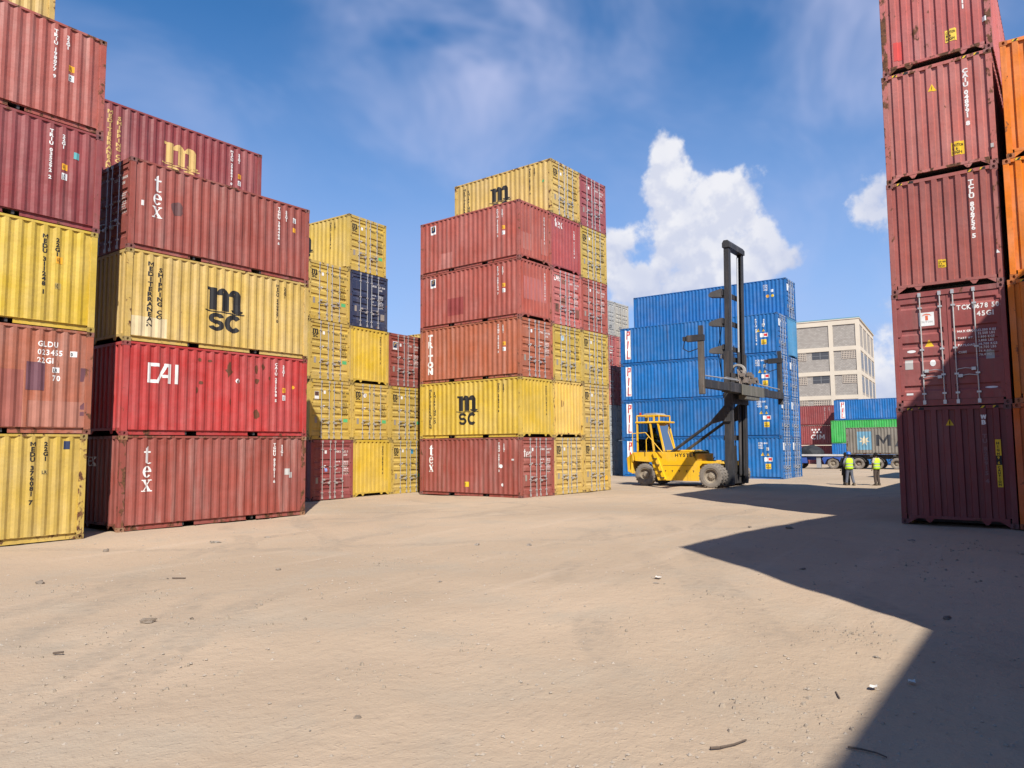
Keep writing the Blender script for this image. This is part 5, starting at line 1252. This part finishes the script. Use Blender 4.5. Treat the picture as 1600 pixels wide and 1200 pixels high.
    t0 = ta(0, up(hz+.02), hz+.02, (.165, .13)); t1 = ta(0, up(hz+.2), hz+.2, (.16, .118)); t2 = ta(0, up(hz+.42), hz+.42, (.19, .13)); t3 = ta(0, up(hz+.53), hz+.53, (.075, .07)); TE += [(t0, t1), (t1, t2), (t2, t3)]
    for s in (-1, 1):
        el_p, wr_p = arms.get(s, ((s*.27, .02, hz+.22), (s*.27, -.06, hz-.02)))
        s0 = ta(s*.19, up(hz+.49, .01), hz+.49, .078); s1 = ta(el_p[0], up(el_p[2], el_p[1]), el_p[2], .060); TE += [(t2, s0), (s0, s1)]
        if top is not SHIRT: s2 = ta(wr_p[0], up(wr_p[2], wr_p[1]), wr_p[2], .045); TE.append((s1, s2))
    skin_obj('shirt', T, TE, top, t)
    if coat:
        b = tube_rings([(0, up(hz-.42), hz-.42, .24, .19), (0, up(hz-.1), hz-.1, .225, .18), (0, up(hz+.2), hz+.2, .205, .165), (0, up(hz+.44), hz+.44, .225, .165), (0, up(hz+.53), hz+.53, .10, .10)], 18); link('coat', b.mesh('coat', True), t, top)
    if vest:
        rings = [(0, up(hz-.06), hz-.06, .215, .175), (0, up(hz+.05), hz+.05, .212, .172), (0, up(hz+.2), hz+.2, .20, .162), (0, up(hz+.36), hz+.36, .213, .168), (0, up(hz+.46), hz+.46, .205, .15), (0, up(hz+.535), hz+.535, .135, .105)]
        b = tube_rings(rings, 20); v = link('vest', b.mesh('vest', True), t, HIVIS)
        for zz in (hz+.06, hz+.22):
            b = MB(); k = 20; rx, ry = .2185, .1795
            vs = [(rx*math.cos(2*math.pi*i/k), up(zz)+ry*math.sin(2*math.pi*i/k), zz+dz) for dz in (0, .05) for i in range(k)]
            b.add(vs, [(i, (i+1) % k, k+(i+1) % k, k+i) for i in range(k)]); link('reflective_band', b.mesh('band', True), v, REFL)
    for i, s in enumerate((-1, 1)):
        if not seated: kx, ky, ax, ay = (legs or {}).get(s, (s*.11, -.02, s*.12, .02)); fx, fy, fz = ax, ay, 0.0
        else: fx, fy, fz = s*.12, -.46, hz-.50
        b = MB(); b.prism([(fy+.09, fz), (fy-.19, fz), (fy-.20, fz+.04), (fy-.10, fz+.085), (fy-.03, fz+.14), (fy+.08, fz+.14)], 'x', fx-.048, fx+.048); link('boot', b.mesh('boot', bevel=.012), t, BOOT)
    return t
def onto(u, v): return (u, v, gh(u, v))
# the three people by the lorries; they stand with their backs to the yard
hdg = math.atan2(-.35, 1.0)
person('person in yellow vest and blue helmet standing with back turned', onto(43.35, 9.28), R(125), JEANS, GREYSH, True, HELM, arms={1: ((.30, .03, 1.20), (.22, -.14, 1.02)), -1: ((-.28, .04, 1.18), (-.24, -.1, 1.0))}, legs={-1: (-.14, -.03, -.20, .05), 1: (.12, -.03, .16, -.05)})
person('person in long dark coat half hidden behind the blue helmet wearer', onto(43.7, 9.52), R(110), BLACKC, BLACKC, False, None, True)
person('person in yellow vest and brown trousers standing apart on the right', onto(44.0, 8.05), R(150), BROWNT, SHIRT, True, None, arms={-1: ((-.33, .02, 1.20), (-.36, -.10, .98)), 1: ((.29, .03, 1.18), (.27, -.05, .95))})
# driver in the cab and a helper leaning on the far side of the machine
person('driver in yellow vest sitting in the cab of the container handler', (38.05, 18.25, gz(38, 18)+2.22), R(0), CHAR, CHAR, True, None, False, 'sit', arms={1: ((.27, -.12, .32), (.15, -.42, .40)), -1: ((-.27, -.12, .32), (-.15, -.42, .40))})
person('person in dark clothes bending over the far side of the container handler', (40.15, 16.15, gz(40, 16)+.14), R(-35), CHAR, GREYSH, False, None, lean=.28, arms={1: ((.28, -.15, 1.18), (.22, -.40, 1.30)), -1: ((-.28, -.15, 1.18), (-.22, -.40, 1.30))})

# ------------------------------------------------------------------ stones, sticks and litter on the ground
def gpoint(x, y):
    d = FW+(x-800)/F_PX*RT-(y-600)/F_PX*UP; z = 0.0
    for _ in range(6): tt = (z-CAM_H)/d.z; p = d*tt; z = gh(p.x, p.y)
    return Vector((p.x, p.y, z))
STONE = simple('dusty_stone', (.27, .225, .18), .95, 0, .35, 9, .5); CLOD = simple('dark_clod', (.21, .165, .125), .97, 0, .3, 9, .5); STICK = simple('dry_stick', (.11, .08, .06), .9, 0, .3, 30); PAPER = simple('dirty_paper', (.62, .57, .50), .85, 0, .15, 8)
def rock_mesh(seed, flat=.55):
    b = bmesh.new(); bmesh.ops.create_icosphere(b, subdivisions=2, radius=1.0); r = random.Random(seed); o = Vector((r.random()*50, r.random()*50, 0))
    for v in b.verts:
        v.co *= 1+.75*mnoise.noise(v.co*1.2+o)+.45*mnoise.noise(v.co*2.9+o); v.co.z *= flat*1.3
    me = bpy.data.meshes.new('stone'); b.to_mesh(me); b.free(); return me
ROCKS = [rock_mesh(i) for i in range(6)]
spots = [(232, 973, .13, 1, 'low', 'large dark clod with a bright fleck in the left foreground'), (165, 862, .13, 1, 'low', 'clod of earth just in front of the scuffed maroon container'), (335, 848, .17, 0, 'flat', 'long pale flat stone before the scuffed maroon container'), (62, 912, .12, 1, 'low', 'dark clod at the far left below the yellow container'),
         (435, 891, .08, 1, 'low', 'small dark clod left of the middle ground'), (745, 852, .10, 0, 'low', 'pale stone in front of the tall middle block, left one'), (827, 853, .11, 0, 'low', 'pale stone in front of the tall middle block, right one'), (559, 1122, .045, 1, 'low', 'round dark pebble near the bottom edge, left of centre'),
         (300, 967, .05, 1, 'low', 'small dark clod right of the large dark clod'), (1025, 912, .07, 0, 'flat', 'pale flat stone beside the crumpled litter'), (1172, 824, .09, 1, 'low', 'small clod left of the lit gap between the shadows'), (1234, 826, .12, 1, 'low', 'dark clod on the far edge of the near shadow'),
         (1480, 968, .09, 1, 'low', 'dark clod inside the shadow near its corner'), (1369, 1028, .05, 0, 'low', 'pale pebble in the sun near the shadow corner'), (1255, 888, .07, 1, 'flat', 'flat dark clod inside the tip of the shadow'), (1425, 845, .12, 0, 'flat', 'pale flat stone in the shade before the right stack'),
         (418, 840, .12, 0, 'flat', 'pale flat stone under the right end of the maroon container'), (688, 910, .06, 0, 'low', 'small pale stone in the middle ground'), (262, 905, .05, 1, 'low', 'small clod at the tip of the thin stick')]
for i, (x, y, s, dk, kind, lab) in enumerate(spots):
    p = gpoint(x, y); o = link('stone', ROCKS[i % 6], None, CLOD if dk else STONE, (p.x, p.y, p.z+s*.08), (0, 0, i*1.3)); o.scale = (s*.72, s*.5, s*(.26 if kind == 'flat' else .5))
    tag(o, lab, 'stone', 'clods and stones on the ground')
def crumbs():
    """drifts of broken earth crumbs that gather along ruts; uncounted"""
    b = MB(); r = random.Random(8)
    cl = [(gpoint(x, y), w) for x, y, w in ((70, 925, .9), (235, 935, .7), (225, 975, .8), (120, 1000, 1.2), (90, 1080, 1.0), (120, 1120, .8), (330, 880, .9), (620, 880, .8), (960, 980, 1.0), (1180, 1075, .6), (1250, 1120, .7), (1320, 990, .8), (1350, 1000, .6), (500, 930, 1.2), (430, 960, 1.4), (720, 1010, .5), (800, 890, 1.2), (1100, 930, 1.0), (1480, 850, 1.6), (1530, 900, 1.0), (1560, 860, 1.5), (1400, 880, .9), (280, 1060, .8), (560, 1060, .6))]
    for p, w in cl:
        for k in range(55):
            x, y = p.x+r.gauss(0, w*.45), p.y+r.gauss(0, w*.45); s = .008+.034*r.random()**4; z = gh(x, y)
            an = r.random()*6.3; c, sn = math.cos(an), math.sin(an); q = [(r.uniform(.7, 1.2)*math.cos(t), r.uniform(.5, 1)*math.sin(t)) for t in [i*1.0472 for i in range(6)]]
            vs = [(x+s*(c*a-sn*e), y+s*(sn*a+c*e), z-.3*s) for a, e in q]+[(x+s*.55*(c*a-sn*e), y+s*.55*(sn*a+c*e), z+s*.55*r.uniform(.7, 1.2)) for a, e in q]
            b.add(vs, [(i, (i+1) % 6, 6+(i+1) % 6, 6+i) for i in range(6)]+[tuple(range(6, 12))])
    tag(link('earth_crumbs', b.mesh('earth_crumbs'), None, simple('crumbled_earth', (.29, .23, .17), .97, 0, .35, 3.0, .4)), 'crumbs of broken earth gathered in drifts on the yard', 'earth crumbs', None, 'stuff')
crumbs()
def stick(pts, r, label):
    q = [gpoint(x, y)+Vector((0, 0, r*1.2+.006)) for x, y in pts]; b = MB()
    for k in range(len(q)-1): b.tube(q[k], q[k+1], r*(1-.15*k), 6, r*(1-.15*(k+1)))
    tag(link('stick', b.mesh('stick'), None, STICK), label, 'stick')
stick([(1110, 1173), (1125, 1172), (1148, 1167), (1166, 1160)], .011, 'thin bent stick lying in the sun near the bottom edge')
stick([(1325, 1171), (1345, 1174), (1370, 1180), (1386, 1187)], .009, 'thin curved stick lying in the shade near the bottom edge')
stick([(83, 1024), (99, 1022)], .014, 'short dark stick on the left foreground')
stick([(269, 905), (290, 905)], .012, 'short thin stick left of the middle ground')
stick([(1306, 1084), (1312, 1094)], .008, 'tiny twig at the edge of the shade')
for (x, y, w, h, lab) in ((1365, 1078, .085, .03, 'torn white paper scrap at the edge of the shade'), (1028, 905, .10, .07, 'crumpled pale litter lying on the sunlit ground'), (1425, 1070, .07, .03, 'small pale paper scrap in the shade')):
    p = gpoint(x, y); b = MB(); k = 5; rr = random.Random(x)
    vs = [(w*(i/(k-1)-.5), h*(j-.5)*1.4, .012+rr.uniform(0, .022)) for j in range(3) for i in range(k)]
    vs = [(vx, (j-1)*h, vz) for (vx, _, vz), j in zip(vs, [0]*k+[1]*k+[2]*k)]
    b.add(vs, [(j*k+i, j*k+i+1, (j+1)*k+i+1, (j+1)*k+i) for j in range(2) for i in range(k-1)]); tag(link('paper_scrap', b.mesh('paper_scrap'), None, PAPER, (p.x, p.y, p.z+.012), (0, 0, rr.uniform(0, 3))), lab, 'litter')
def gravel():
    """loose pebbles and crumbs, too many to count"""
    b = MB(); r = random.Random(3)
    base = [(0, 0, .6), (.9, 0, .05), (.1, .8, 0), (-.85, .1, .05), (0, -.9, 0), (.5, .5, -.3)]
    for k in range(13000):
        d = 3.5+36*(r.random()**1.7); an = YAW+R(r.uniform(-38, 38)); x, y = d*math.cos(an), d*math.sin(an)
        n = mnoise.noise(Vector((x*.35, y*.35, 3)))+.4*mnoise.noise(Vector((x*1.3, y*1.3, 9)))
        if n < -.05 and r.random() < .8: continue
        s = (.005+.020*r.random()**3)*(1+d*.02); c, sn = math.cos(k), math.sin(k); z = gh(x, y)
        b.add([(x+s*(c*px-sn*py)*r.uniform(.7, 1.3), y+s*(sn*px+c*py), z+s*pz) for px, py, pz in base], [(0, 1, 2), (0, 2, 3), (0, 3, 4), (0, 4, 1)])
    tag(link('gravel', b.mesh('gravel'), None, simple('loose_gravel', (.33, .27, .21), .95, 0, .45, .7)), 'loose pebbles and crumbs of earth scattered over the yard', 'gravel', None, 'stuff')
gravel()
